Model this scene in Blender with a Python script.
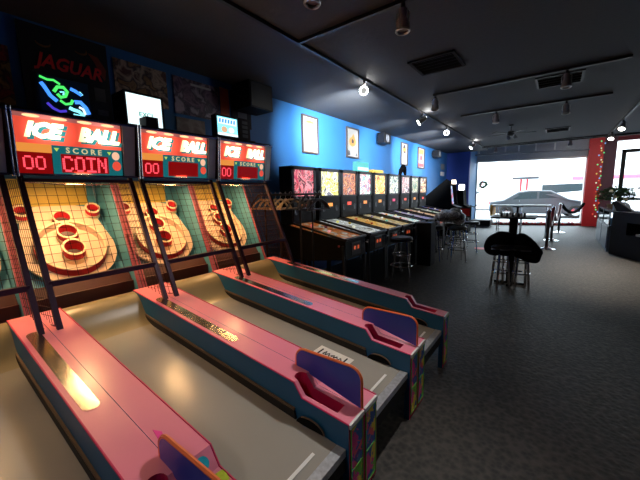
import bpy, bmesh, math, random
from math import sin, cos, pi, radians
from mathutils import Vector, Matrix
random.seed(7)
S = bpy.context.scene
COL = S.collection
for o in list(bpy.data.objects): bpy.data.objects.remove(o)

# ---------------------------------------------------------------- camera
F_PX, PITCH, YAW, ROLL, CAM_H = 315.1, 0.1463, 0.6406, -0.0228, 1.5036
_F = Vector((-sin(YAW)*cos(PITCH), cos(YAW)*cos(PITCH), -sin(PITCH)))
_R = Vector((cos(YAW), sin(YAW), 0)); _U = _R.cross(_F)
_R2 = _R*cos(ROLL)+_U*sin(ROLL); _U2 = -_R*sin(ROLL)+_U*cos(ROLL)
cd = bpy.data.cameras.new('camera'); co = bpy.data.objects.new('camera', cd); COL.objects.link(co)
m = Matrix((_R2, _U2, -_F)).transposed().to_4x4(); m.translation = Vector((0, 0, CAM_H))
co.matrix_world = m
cd.sensor_width = 36; cd.lens = F_PX/640*36; cd.clip_start = .03; cd.clip_end = 300
S.camera = co
# ---------------------------------------------------------------- exposure
S.view_settings.view_transform = 'Standard'; S.view_settings.look = 'None'
S.view_settings.exposure = 0.0; S.view_settings.gamma = 1.0
S.view_settings.use_curve_mapping = False
# ---------------------------------------------------------------- world: bright overcast sky
w = bpy.data.worlds.new('sky'); S.world = w; w.use_nodes = True
bg = w.node_tree.nodes['Background']; bg.inputs[0].default_value = (.80, .92, 1, 1); bg.inputs[1].default_value = 8.0
# ---------------------------------------------------------------- lights the room has, plus an added fill for the rack
def area(name, loc, aim, sx, sy, power, col, spread=180):
    d = bpy.data.lights.new(name, 'AREA'); d.shape = 'RECTANGLE'; d.size = sx; d.size_y = sy
    d.energy = power; d.color = col; d.spread = radians(spread)
    o = bpy.data.objects.new(name, d); COL.objects.link(o); o.location = loc
    o.rotation_euler = (Vector(aim)-Vector(loc)).to_track_quat('-Z', 'Y').to_euler(); return o
def spot(name, loc, aim, power, col, ang=70, blend=.6, r=.04):
    d = bpy.data.lights.new(name, 'SPOT'); d.energy = power; d.color = col; d.spot_size = radians(ang)
    d.spot_blend = blend; d.shadow_soft_size = r
    o = bpy.data.objects.new(name, d); COL.objects.link(o); o.location = loc
    o.rotation_euler = (Vector(aim)-Vector(loc)).to_track_quat('-Z', 'Y').to_euler(); return o
# sky light entering by the shop window (light portal on the glass)
po = area('window_portal', (-.98, 15.85, 1.4), (.85, 10.2, 1.4), 4.0, 2.75, 1, (1, 1, 1)); po.data.cycles.is_portal = True
po2 = area('door_portal', (2.9, 16.55, 1.5), (2.9, 10, 1.5), 2.4, 2.8, 1, (1, 1, 1)); po2.data.cycles.is_portal = True
WARM = (1, .80, .58); COOL = (.86, .93, 1); NEUT = (1, .96, .92)
# track heads on the left track: beams onto the blue wall and its posters
spot('wall_spot', (-2.07, 3.88, 2.74), (-3.65, 5.45, 2.5), 992, COOL, 75, .9)
spot('wall_spot', (-2.06, 3.2, 2.74), (-3.65, 4.8, 2.3), 416, COOL, 62, .9)
spot('wall_spot', (-2.04, 6.25, 2.74), (-3.65, 7.2, 2.3), 416, COOL, 75, .9)
spot('wall_spot', (-2.06, 7.90, 2.74), (-3.65, 9.3, 2.4), 768, COOL, 70, .9)
spot('wall_spot', (-2.10, 9.4, 2.74), (-3.65, 10.8, 2.4), 640, COOL, 70, .9)
# heads on the cross tracks above the lanes and the carpet
spot('lane_spot', (-0.55, 2.05, 2.86), (-1.1, .75, .4), 105, NEUT, 85, .8)
spot('lane_spot', (-1.0, -1.2, 2.86), (-1.4, 0.2, .4), 40, NEUT, 80, .8)
spot('carpet_spot', (0.9, 1.9, 2.86), (0.9, 2.4, 0), 28, (1, .86, .70), 110, .9)
spot('rack_fill_spot', (-1.07, 2.62, 2.78), (-3.0, 3.2, 1.42), 26, WARM, 20, .9)  # added spot to brighten the hangers; the track head here is unlit
spot('counter_spot', (1.05, 7.4, 2.72), (.75, 7.2, 0), 210, (1, .88, .74), 80, .9)
spot('counter_spot', (1.07, 9.9, 2.72), (.5, 8.8, 0), 270, (1, .88, .74), 80, .9)
spot('counter_spot', (1.10, 11.7, 2.72), (1.0, 16.0, 1.6), 170, (1, .9, .8), 70, .9)

# ================================================================ materials
def new_mat(name):
    mt = bpy.data.materials.new(name); mt.use_nodes = True
    return mt, mt.node_tree.nodes, mt.node_tree.links, mt.node_tree.nodes['Principled BSDF']
def c4(c): return (c[0], c[1], c[2], 1)
def P(name, col, rough=.5, metal=0, var=.12, scale=14, bump=0, coat=0, spec=.5):
    """painted / plastic / metal surface with slight procedural variation"""
    mt, N, L, b = new_mat(name)
    t = N.new('ShaderNodeTexCoord'); n = N.new('ShaderNodeTexNoise'); n.inputs['Scale'].default_value = scale; n.inputs['Detail'].default_value = 4
    L.new(t.outputs['Object'], n.inputs['Vector'])
    r = N.new('ShaderNodeMix'); r.data_type = 'RGBA'
    r.inputs[6].default_value = c4([x*(1-var) for x in col]); r.inputs[7].default_value = c4([min(1, x*(1+var)) for x in col])
    L.new(n.outputs['Fac'], r.inputs[0]); L.new(r.outputs[2], b.inputs['Base Color'])
    b.inputs['Roughness'].default_value = rough; b.inputs['Metallic'].default_value = metal
    b.inputs['Coat Weight'].default_value = coat; b.inputs['Coat Roughness'].default_value = .15
    b.inputs['Specular IOR Level'].default_value = spec
    if bump:
        bp = N.new('ShaderNodeBump'); bp.inputs['Strength'].default_value = bump; bp.inputs['Distance'].default_value = .01
        L.new(n.outputs['Fac'], bp.inputs['Height']); L.new(bp.outputs[0], b.inputs['Normal'])
    return mt
def E(name, col, power, base=(.02, .02, .02)):
    """something that gives off light"""
    mt, N, L, b = new_mat(name)
    t = N.new('ShaderNodeTexCoord'); n = N.new('ShaderNodeTexNoise'); n.inputs['Scale'].default_value = 3
    L.new(t.outputs['Object'], n.inputs['Vector'])
    mr = N.new('ShaderNodeMapRange'); mr.inputs[3].default_value = power*.92; mr.inputs[4].default_value = power*1.08
    L.new(n.outputs['Fac'], mr.inputs[0]); L.new(mr.outputs[0], b.inputs['Emission Strength'])
    b.inputs['Base Color'].default_value = c4(base); b.inputs['Emission Color'].default_value = c4(col); b.inputs['Roughness'].default_value = .3
    return mt
def ART(name, cols, scale=9, power=0, seed=0, warp=.6, kind='noise'):
    """printed / backlit abstract artwork: constant colour patches from warped noise"""
    mt, N, L, b = new_mat(name)
    t = N.new('ShaderNodeTexCoord'); mp = N.new('ShaderNodeMapping'); mp.inputs['Location'].default_value = (seed*3.7, seed*1.3, seed*2.1)
    L.new(t.outputs['Object'], mp.inputs['Vector'])
    n = N.new('ShaderNodeTexNoise'); n.inputs['Scale'].default_value = scale; n.inputs['Detail'].default_value = 5 if kind == 'flat' else 3; n.inputs['Distortion'].default_value = warp
    L.new(mp.outputs[0], n.inputs['Vector'])
    src = n.outputs['Fac']
    if kind == 'cell':
        v = N.new('ShaderNodeTexVoronoi'); v.inputs['Scale'].default_value = scale
        mx = N.new('ShaderNodeMixRGB'); mx.inputs[0].default_value = .12
        L.new(mp.outputs[0], mx.inputs[1]); L.new(n.outputs['Color'], mx.inputs[2]); L.new(mx.outputs[0], v.inputs['Vector'])
        sp = N.new('ShaderNodeSeparateColor'); L.new(v.outputs['Color'], sp.inputs[0]); src = sp.outputs[0]
    cr = N.new('ShaderNodeValToRGB'); cr.color_ramp.interpolation = 'CONSTANT' if kind in ('cell', 'flat') else 'LINEAR'
    lo, hi = (0.0, 1.0) if kind == 'cell' else (.28, .72)
    k = len(cols)
    while len(cr.color_ramp.elements) < k: cr.color_ramp.elements.new(.5)
    for i, c in enumerate(cols):
        cr.color_ramp.elements[i].position = lo+(hi-lo)*i/k; cr.color_ramp.elements[i].color = c4(c)
    L.new(src, cr.inputs[0]); L.new(cr.outputs[0], b.inputs['Base Color'])
    b.inputs['Roughness'].default_value = .35
    if power:
        b.inputs['Base Color'].default_value = (.03, .03, .03, 1); L.remove(b.inputs['Base Color'].links[0])
        L.new(cr.outputs[0], b.inputs['Emission Color']); b.inputs['Emission Strength'].default_value = power
    return mt
M = {}
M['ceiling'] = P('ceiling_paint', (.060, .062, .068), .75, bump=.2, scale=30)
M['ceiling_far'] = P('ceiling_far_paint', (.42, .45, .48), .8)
M['bluewall'] = P('blue_wall_paint', (.030, .155, .40), .5, var=.05, scale=3)
M['palebluewall'] = P('pale_blue_wall_paint', (.16, .42, .80), .6, var=.05)
M['navywall'] = P('navy_wall_paint', (.012, .06, .40), .6, var=.05)
M['black'] = P('black_laminate', (.008, .008, .009), .5, spec=.25)
M['blackmatte'] = P('black_matte', (.006, .006, .006), .9, spec=.1)
M['blackplastic'] = P('black_plastic', (.012, .012, .014), .4, spec=.35)
M['rubber'] = P('black_rubber', (.012, .010, .009), .8)
M['red'] = P('red_paint', (.72, .015, .025), .5, var=.06)
M['redvinyl'] = P('dark_red_vinyl', (.25, .012, .018), .45)
M['chrome'] = P('chrome', (.75, .75, .76), .12, 1, var=.05)
M['steel'] = P('brushed_steel', (.50, .47, .43), .32, 1, var=.15, scale=60)
M['pink'] = P('pink_laminate', (.86, .25, .34), .34, var=.05, scale=5, coat=.25)
M['crimson'] = P('crimson_edge', (.62, .02, .10), .4)
M['railblue'] = P('petrol_blue_laminate', (.006, .10, .22), .5, var=.12, scale=6)
M['lane'] = P('lane_laminate', (.34, .322, .285), .27, var=.06, scale=4, coat=.2)
M['hump'] = P('hump_laminate', (.26, .22, .13), .28, var=.08, scale=6)
M['orangeedge'] = P('orange_edge_band', (.80, .17, .05), .4)
M['violet'] = P('violet_blue_laminate', (.035, .07, .45), .35, var=.1, coat=.3)
M['cage'] = P('dark_purple_steel', (.035, .012, .035), .4, .3)
M['net'] = P('brown_net_cord', (.040, .016, .014), .8)
M['cream'] = P('cream_board', (.74, .55, .42), .5, var=.08, scale=8)
M['creamtop'] = P('cream_ring_edge', (.82, .66, .46), .5)
M['ringred'] = P('red_ring_wall', (.60, .02, .03), .4)
M['yellow'] = P('yellow_board', (.74, .50, .09), .5)
M['turq'] = P('turquoise_panel', (.09, .32, .46), .5)
M['sidepink'] = P('dusty_pink_edge', (.40, .10, .15), .5)
M['woodred'] = P('red_brown_board', (.07, .022, .02), .4)
M['greypanel'] = P('pearl_grey_panel', (.42, .44, .48), .3)
M['chrometrim'] = P('warm_chrome_trim', (.60, .55, .50), .25, 1)
M['white'] = P('white_paint', (.80, .80, .78), .5, var=.03)
M['paper'] = P('white_paper', (.75, .72, .66), .7, var=.05)
M['ink'] = P('black_ink', (.01, .01, .01), .7)
M['grey'] = P('grey_fabric', (.22, .23, .26), .9, bump=.4, scale=30)
M['brownbox'] = P('dark_brown_card', (.035, .020, .014), .8, var=.3)
M['darkcloth'] = P('black_cloth', (.006, .006, .007), 1, var=.3, bump=.5, scale=20, spec=.05)
M['green'] = P('leaf_green', (.045, .13, .03), .6, var=.4, scale=20)
M['petal'] = P('cream_petal', (.75, .68, .50), .6)
M['terracotta'] = P('tan_ceramic', (.45, .22, .10), .6)
M['tan'] = P('tan_wood_hanger', (.62, .46, .27), .45)
M['greyhanger'] = P('grey_plastic_hanger', (.09, .085, .085), .4)
M['darksteel'] = P('dark_steel', (.06, .06, .065), .35, .8)
M['glow_warm'] = E('lamp_glow_warm', (1, .95, .85), 14)
M['glow_dim'] = E('lamp_glow_dim', (.9, .9, .85), .45)
M['glow_cool'] = E('lamp_glow_cool', (.95, .98, 1), 9)
M['led'] = E('led_red', (1, .03, .06), 3.2)
M['ledbright'] = E('led_letters', (1, .07, .10), 1.7)
M['ledback'] = E('led_backing', (1, .01, .01), .20, (.1, .005, .005))
M['sign_letter'] = E('sign_letter', (1, .62, .30), 1.5)
M['sign_hot'] = E('sign_hot', (1, .93, .72), 6.0)
def BACKLIT(name, col, lo, hi, hot=None):
    # backlit print; glow of two lamps behind it is painted into the emission
    mt, N, L, b = new_mat(name)
    t = N.new('ShaderNodeTexCoord'); sp = N.new('ShaderNodeSeparateXYZ'); L.new(t.outputs['Object'], sp.inputs[0])
    cb = N.new('ShaderNodeCombineXYZ'); L.new(sp.outputs[1], cb.inputs[0]); L.new(sp.outputs[2], cb.inputs[1])
    outs = []
    for cy in (-.165, .145):
        vm = N.new('ShaderNodeVectorMath'); vm.operation = 'DISTANCE'; L.new(cb.outputs[0], vm.inputs[0]); vm.inputs[1].default_value = (cy, 1.955, 0)
        mr = N.new('ShaderNodeMapRange'); mr.interpolation_type = 'SMOOTHSTEP'; mr.inputs[1].default_value = .0; mr.inputs[2].default_value = .17; mr.inputs[3].default_value = 1; mr.inputs[4].default_value = 0
        L.new(vm.outputs['Value'], mr.inputs[0]); outs.append(mr.outputs[0])
    mx = N.new('ShaderNodeMath'); mx.operation = 'MAXIMUM'; L.new(outs[0], mx.inputs[0]); L.new(outs[1], mx.inputs[1])
    m2 = N.new('ShaderNodeMapRange'); m2.inputs[3].default_value = lo; m2.inputs[4].default_value = hi; L.new(mx.outputs[0], m2.inputs[0])
    b.inputs['Base Color'].default_value = (.03, .03, .03, 1); b.inputs['Emission Color'].default_value = c4(col); L.new(m2.outputs[0], b.inputs['Emission Strength']); b.inputs['Roughness'].default_value = .3
    return mt
M['sign_red'] = BACKLIT('sign_red', (1, .095, .05), .80, 2.8)
M['sign_letter_lit'] = BACKLIT('sign_letter_lit', (1, .70, .36), 1.2, 9.0)
M['sign_teal_lit'] = BACKLIT('sign_teal_lit', (.03, .30, .30), .4, 1.8)
M['sign_pink'] = BACKLIT('sign_pink', (1, .28, .24), .35, 1.6)
M['sign_teal'] = E('sign_teal', (.01, .22, .25), .55)
M['sign_tealdark'] = E('sign_teal_shadow', (.01, .25, .28), .5)
M['sign_green'] = E('sign_green', (.55, .75, .12), .9)
M['sign_orange'] = E('sign_orange', (1, .35, .06), .8)
M['sign_text'] = E('sign_text', (.9, .70, .35), .8)
M['sign_peach'] = E('sign_peach', (1, .55, .35), 1.0)
M['screen_white'] = E('screen_white', (.75, .95, 1), 1.5)
M['screen_ink'] = E('screen_green_ink', (.1, .5, .35), .7)
M['tv_blue'] = E('screen_blue', (.05, .25, 1), 1.6)
M['tv_cyan'] = E('screen_cyan', (.25, .85, 1), 1.6)
M['tv_green'] = E('screen_green', (.08, .9, .15), 1.1)
M['tv_violet'] = E('screen_violet', (.08, .05, .7), .9)
M['tv_dark'] = E('screen_black', (.0, .003, .01), .3)
M['posterred'] = P('poster_red', (.95, .02, .02), .6)
M['posterdark'] = P('poster_black', (.012, .010, .010), .6)
M['yellowpaint'] = P('yellow_orange_paint', (.85, .40, .02), .5)
M['edgestrip'] = P('scuffed_aluminium', (.55, .57, .60), .4, .6, var=.5, scale=45)
M['plate'] = P('polished_plate', (.62, .58, .52), .17, 1, var=.35, scale=9)
M['liptrim'] = P('dull_brown_trim', (.13, .08, .045), .6)
def glass_mat(name, tint, alpha, rough=.02):
    mt, N, L, b = new_mat(name)
    N.remove(b); o = N['Material Output']
    tr = N.new('ShaderNodeBsdfTransparent'); tr.inputs[0].default_value = c4(tint)
    gl = N.new('ShaderNodeBsdfGlossy'); gl.inputs['Roughness'].default_value = rough
    fr = N.new('ShaderNodeLayerWeight'); fr.inputs[0].default_value = alpha
    mx = N.new('ShaderNodeMixShader'); L.new(fr.outputs['Fresnel'], mx.inputs[0]); L.new(tr.outputs[0], mx.inputs[1]); L.new(gl.outputs[0], mx.inputs[2])
    L.new(mx.outputs[0], o.inputs[0]); return mt
M['glass'] = glass_mat('window_glass', (.97, .99, 1), .12)
M['caseglass'] = glass_mat('case_glass', (.75, .88, .92), .4)
M['lampglass'] = P('smoky_clear_plastic', (.34, .29, .29), .22, coat=.5)
def carpet():
    mt, N, L, b = new_mat('carpet')
    t = N.new('ShaderNodeTexCoord')
    n1 = N.new('ShaderNodeTexNoise'); n1.inputs['Scale'].default_value = 24; n1.inputs['Detail'].default_value = 5
    n2 = N.new('ShaderNodeTexNoise'); n2.inputs['Scale'].default_value = 160
    v = N.new('ShaderNodeTexVoronoi'); v.inputs['Scale'].default_value = 30
    for q in (n1, n2, v): L.new(t.outputs['Object'], q.inputs['Vector'])
    a = N.new('ShaderNodeMath'); a.operation = 'MULTIPLY'; L.new(n1.outputs['Fac'], a.inputs[0]); L.new(v.outputs['Distance'], a.inputs[1])
    a2 = N.new('ShaderNodeMath'); a2.operation = 'MULTIPLY_ADD'; L.new(n2.outputs['Fac'], a2.inputs[0]); a2.inputs[1].default_value = .25; L.new(a.outputs[0], a2.inputs[2])
    cr = N.new('ShaderNodeValToRGB'); cr.color_ramp.elements[0].position = .18; cr.color_ramp.elements[0].color = (.012, .011, .010, 1)
    cr.color_ramp.elements[1].position = .55; cr.color_ramp.elements[1].color = (.060, .050, .041, 1)
    L.new(a2.outputs[0], cr.inputs[0]); L.new(cr.outputs[0], b.inputs['Base Color'])
    b.inputs['Roughness'].default_value = .62; b.inputs['Specular IOR Level'].default_value = .55
    bp = N.new('ShaderNodeBump'); bp.inputs['Strength'].default_value = .5; bp.inputs['Distance'].default_value = .01
    L.new(a2.outputs[0], bp.inputs['Height']); L.new(bp.outputs[0], b.inputs['Normal'])
    return mt
M['carpet'] = carpet()

# ================================================================ mesh helpers
class MB:
    def __init__(s, off=(0, 0, 0)):
        s.bm = bmesh.new(); s.off = Vector(off); s.mi = 0
    def v(s, p): return s.bm.verts.new(Vector(p)-s.off)
    def f(s, vs):
        try: fc = s.bm.faces.new(vs)
        except ValueError: return None
        fc.material_index = s.mi; return fc
    def poly(s, pts): return s.f([s.v(p) for p in pts])
    def box(s, a, b):
        x0, x1 = sorted((a[0], b[0])); y0, y1 = sorted((a[1], b[1])); z0, z1 = sorted((a[2], b[2]))
        V = [s.v(p) for p in ((x0,y0,z0),(x1,y0,z0),(x1,y1,z0),(x0,y1,z0),(x0,y0,z1),(x1,y0,z1),(x1,y1,z1),(x0,y1,z1))]
        for q in ((0,3,2,1),(4,5,6,7),(0,1,5,4),(1,2,6,5),(2,3,7,6),(3,0,4,7)): s.f([V[i] for i in q])
        return s
    def hull(s, bottom, top):
        """closed prism between two matching loops"""
        A = [s.v(p) for p in bottom]; B = [s.v(p) for p in top]; n = len(A)
        s.f(A[::-1]); s.f(B)
        for i in range(n): s.f([A[i], A[(i+1) % n], B[(i+1) % n], B[i]])
        return s
    def prism(s, pts, axis, a, b):
        """2-D outline extruded along axis (0,1,2) from a to b"""
        def mk(p, t):
            q = list(p); q.insert(axis, t); return q
        A = [mk(p, a) for p in pts]; B = [mk(p, b) for p in pts]
        s.hull(A, B); return s
    def tube(s, path, r, n=8, closed=False, cap=True):
        P_ = [Vector(p) for p in path]; rings = []
        R_ = r if isinstance(r, (list, tuple)) else [r]*len(P_)
        N_ = len(P_); up = None
        for i, p in enumerate(P_):
            if closed: d = (P_[(i+1) % N_]-P_[i-1])
            else: d = P_[min(i+1, N_-1)]-P_[max(i-1, 0)]
            d.normalize()
            if up is None: up = d.orthogonal().normalized()
            else:
                up = up-d*up.dot(d)
                up = up.normalized() if up.length > 1e-5 else d.orthogonal().normalized()
            s2 = d.cross(up)
            rings.append([s.v(p+(up*cos(2*pi*k/n)+s2*sin(2*pi*k/n))*R_[i]) for k in range(n)])
        m_ = N_ if closed else N_-1
        for i in range(m_):
            A = rings[i]; B = rings[(i+1) % N_]
            for k in range(n): s.f([A[k], A[(k+1) % n], B[(k+1) % n], B[k]])
        if cap and not closed: s.f(rings[0][::-1]); s.f(rings[-1])
        return s
    def bar(s, a, b, w, h=None):
        return s.tube([a, b], w*.7071, 4)
    def lathe(s, prof, n=20, c=(0, 0, 0), M4=None):
        rings = []
        for r, z in prof:
            ring = []
            for k in range(n):
                p = Vector((r*cos(2*pi*k/n), r*sin(2*pi*k/n), z))
                if M4: p = M4 @ p
                ring.append(s.v(p+Vector(c)))
            rings.append(ring)
        for A, B in zip(rings, rings[1:]):
            for k in range(n): s.f([A[k], A[(k+1) % n], B[(k+1) % n], B[k]])
        s.f(rings[0][::-1]); s.f(rings[-1]); return s
    def ball(s, c, r, sc=(1, 1, 1), n=10, m_=6, jit=0, rnd=None):
        rings = []
        for i in range(1, m_):
            a = pi*i/m_
            rings.append([s.v((c[0]+r*sc[0]*sin(a)*cos(2*pi*k/n)*(1+jit*(rnd.random()-.5) if rnd else 1), c[1]+r*sc[1]*sin(a)*sin(2*pi*k/n)*(1+jit*(rnd.random()-.5) if rnd else 1), c[2]+r*sc[2]*cos(a))) for k in range(n)])
        t = s.v((c[0], c[1], c[2]+r*sc[2])); b = s.v((c[0], c[1], c[2]-r*sc[2]))
        for k in range(n): s.f([t, rings[0][k], rings[0][(k+1) % n]]); s.f([b, rings[-1][(k+1) % n], rings[-1][k]])
        for A, B in zip(rings, rings[1:]):
            for k in range(n): s.f([A[k], B[k], B[(k+1) % n], A[(k+1) % n]])
        return s
    def build(s, name, mats, parent=None, smooth=False, bevel=0, recalc=True, paint=None):
        if recalc: bmesh.ops.recalc_face_normals(s.bm, faces=s.bm.faces)
        if paint:
            for fc in s.bm.faces: fc.material_index = paint(fc)
        me = bpy.data.meshes.new(name); s.bm.to_mesh(me); s.bm.free()
        if not isinstance(mats, (list, tuple)): mats = [mats]
        for q in mats: me.materials.append(q)
        if smooth:
            for p in me.polygons: p.use_smooth = True
            me.set_sharp_from_angle(angle=radians(40))
        o = bpy.data.objects.new(name, me); COL.objects.link(o)
        if parent: o.parent = parent
        if bevel:
            b = o.modifiers.new('bevel', 'BEVEL'); b.width = bevel; b.segments = 2; b.limit_method = 'ANGLE'
        return o
def tag(o, label, cat, group=None, kind=None):
    if label: o['label'] = label
    if cat: o['category'] = cat
    if group: o['group'] = group
    if kind: o['kind'] = kind
    return o
def struct(o): o['kind'] = 'structure'; return o
def thing(name, label, cat, loc=(0, 0, 0), rz=0, group=None):
    o = bpy.data.objects.new(name, None); COL.objects.link(o); o.empty_display_size = .1
    o.location = loc; o.rotation_euler = (0, 0, rz); return tag(o, label, cat, group)
def dup(root, loc, rz=None, label=None, group=None):
    def cp(o, par):
        c = o.copy(); COL.objects.link(c)
        if par: c.parent = par
        for ch in list(o.children): cp(ch, c)
        return c
    r = cp(root, None); r.location = loc
    if rz is not None: r.rotation_euler = (0, 0, rz)
    if label: r['label'] = label
    if group: r['group'] = group
    return r
def text(name, s, size, mat, parent, mtx, extrude=.002, bold=.0, shear=0, sx=1, align='CENTER'):
    cu = bpy.data.curves.new(name, 'FONT'); cu.body = s; cu.size = size; cu.extrude = extrude; cu.offset = bold; cu.shear = shear
    cu.align_x = align; cu.align_y = 'CENTER'; cu.resolution_u = 2
    t = bpy.data.objects.new(name, cu); COL.objects.link(t); bpy.context.view_layer.update()
    me = bpy.data.meshes.new_from_object(t.evaluated_get(bpy.context.evaluated_depsgraph_get()))
    bpy.data.objects.remove(t); bpy.data.curves.remove(cu)
    me.transform(mtx @ Matrix.Diagonal((sx, 1, 1, 1)))
    me.materials.clear(); me.materials.append(mat)
    o = bpy.data.objects.new(name, me); COL.objects.link(o)
    if parent: o.parent = parent
    return o
def frame(origin, xdir, ydir):
    x = Vector(xdir).normalized(); y = Vector(ydir).normalized(); z = x.cross(y)
    mm = Matrix((x, y, z)).transposed().to_4x4(); mm.translation = Vector(origin); return mm

# ================================================================ the room
WX = -3.66; H = 3.0
def sbox(name, a, b, mt): return struct(MB().box(a, b).build(name, mt))
sbox('floor', (-3.9, -3.2, -.1), (6.2, 17.2, 0), M['carpet'])
def wall_left():
    mb = MB(); mb.box((WX-.15, -3.2, 0), (WX, 13.85, H+.0)); return struct(mb.build('wall_left', M['bluewall']))
wall_left()
sbox('wall_back', (-3.81, -3.35, 0), (6.2, -3.2, H), M['navywall'])
sbox('wall_right', (6.1, -3.2, 0), (6.25, 17.2, 3.75), M['navywall'])
sbox('wall_alcove', (-3.81, 13.7, 0), (-2.8, 13.85, H), M['navywall'])
sbox('wall_return', (-2.95, 13.85, 0), (-2.8, 15.2, 3.75), M['palebluewall'])
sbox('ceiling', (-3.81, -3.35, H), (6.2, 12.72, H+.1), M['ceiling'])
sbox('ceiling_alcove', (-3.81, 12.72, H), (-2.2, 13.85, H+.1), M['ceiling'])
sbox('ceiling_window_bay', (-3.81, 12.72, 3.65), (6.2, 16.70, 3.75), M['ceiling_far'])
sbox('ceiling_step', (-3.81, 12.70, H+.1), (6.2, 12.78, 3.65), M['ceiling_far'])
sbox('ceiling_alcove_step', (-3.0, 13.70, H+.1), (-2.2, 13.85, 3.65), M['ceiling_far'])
sbox('trim_ceiling_edge', (-2.2, 12.66, H-.05), (6.1, 12.74, H), M['black'])
# window wall
WA, WB = Vector((-2.8, 15.1, 0)), Vector((.92, 16.30, 0))
WD = (WB-WA).normalized(); WN = Vector((-WD.y, WD.x, 0)); WL = (WB-WA).length
def wslab(mb, t0, t1, n0, n1, z0, z1):
    P_ = [WA+WD*t0+WN*n0, WA+WD*t1+WN*n0, WA+WD*t1+WN*n1, WA+WD*t0+WN*n1]
    return mb.hull([(q.x, q.y, z0) for q in P_], [(q.x, q.y, z1) for q in P_])
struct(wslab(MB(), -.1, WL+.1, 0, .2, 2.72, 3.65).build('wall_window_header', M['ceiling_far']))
struct(wslab(MB(), -.1, WL+.05, 0, .2, 0, .07).build('wall_window_sill', M['redvinyl']))
sbox('wall_door_header', (1.36, 16.36, 3.2), (6.1, 16.60, 3.65), M['redvinyl'])
sbox('column', (.90, 16.12, 0), (1.34, 16.60, 3.65), M['red'])
sbox('wall_door_side', (1.34, 16.35, 0), (1.72, 16.60, 3.4), P('muted_red_wall', (.16, .06, .08), .6))
struct(wslab(MB(), 0, WL, .08, .09, .07, 2.72).build('window_1', M['glass']))
wf = MB()
for t in (0, WL-.05): wslab(wf, t, t+.05, .02, .12, .07, 2.72)
wslab(wf, 0, WL, .02, .12, 2.66, 2.72); wslab(wf, 0, WL, .02, .12, .07, .12); struct(wf.build('window_frame', M['white']))
# glass street door and its dark frame
dr = bpy.data.objects.new('door_1', None); COL.objects.link(dr); dr.location = (1.88, 16.45, 0); struct(dr)
d = MB((1.88, 16.45, 0)); 
for (a, b) in (((1.88, 16.40, 0), (2.0, 16.52, 2.87)), ((3.0, 16.40, 0), (3.12, 16.52, 2.87)), ((1.88, 16.40, 2.75), (3.12, 16.52, 2.87)), ((1.88, 16.40, 0), (3.12, 16.52, .25)), ((2.0, 16.42, 1.0), (3.0, 16.50, 1.08))): d.box(a, b)
d.build('door_frame', M['black'], dr)
MB((1.88, 16.45, 0)).box((2.0, 16.45, .25), (3.0, 16.46, 2.75)).build('door_pane', M['glass'], dr)
MB((1.88, 16.45, 0)).tube([(2.9, 16.34, .9), (2.9, 16.34, 1.35)], .015).build('door_handle', M['steel'], dr)
wn = MB(); wn.box((3.2, 16.48, .1), (6.1, 16.49, 3.35)); wn.box((1.88, 16.48, 2.9), (3.2, 16.49, 3.35)); struct(wn.build('window_2', M['glass']))
struct(MB().box((3.12, 16.42, 0), (3.22, 16.52, 3.35)).box((3.12, 16.40, 0), (6.1, 16.55, .12)).build('trim_1', M['black']))
struct(MB().box((1.72, 16.44, 0), (1.88, 16.45, 3.35)).build('window_3', M['glass']))
sbox('baseboard_return', (-2.8, 13.85, 0), (-2.78, 15.2, .12), M['black'])
sbox('baseboard_alcove', (-3.66, 13.68, 0), (-2.8, 13.70, .12), M['black'])
# street outside
sbox('street_ground', (-30, 16.60, -.15), (40, 75, -.02), P('concrete_pavement', (.30, .30, .30), .9, bump=.3))

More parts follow.
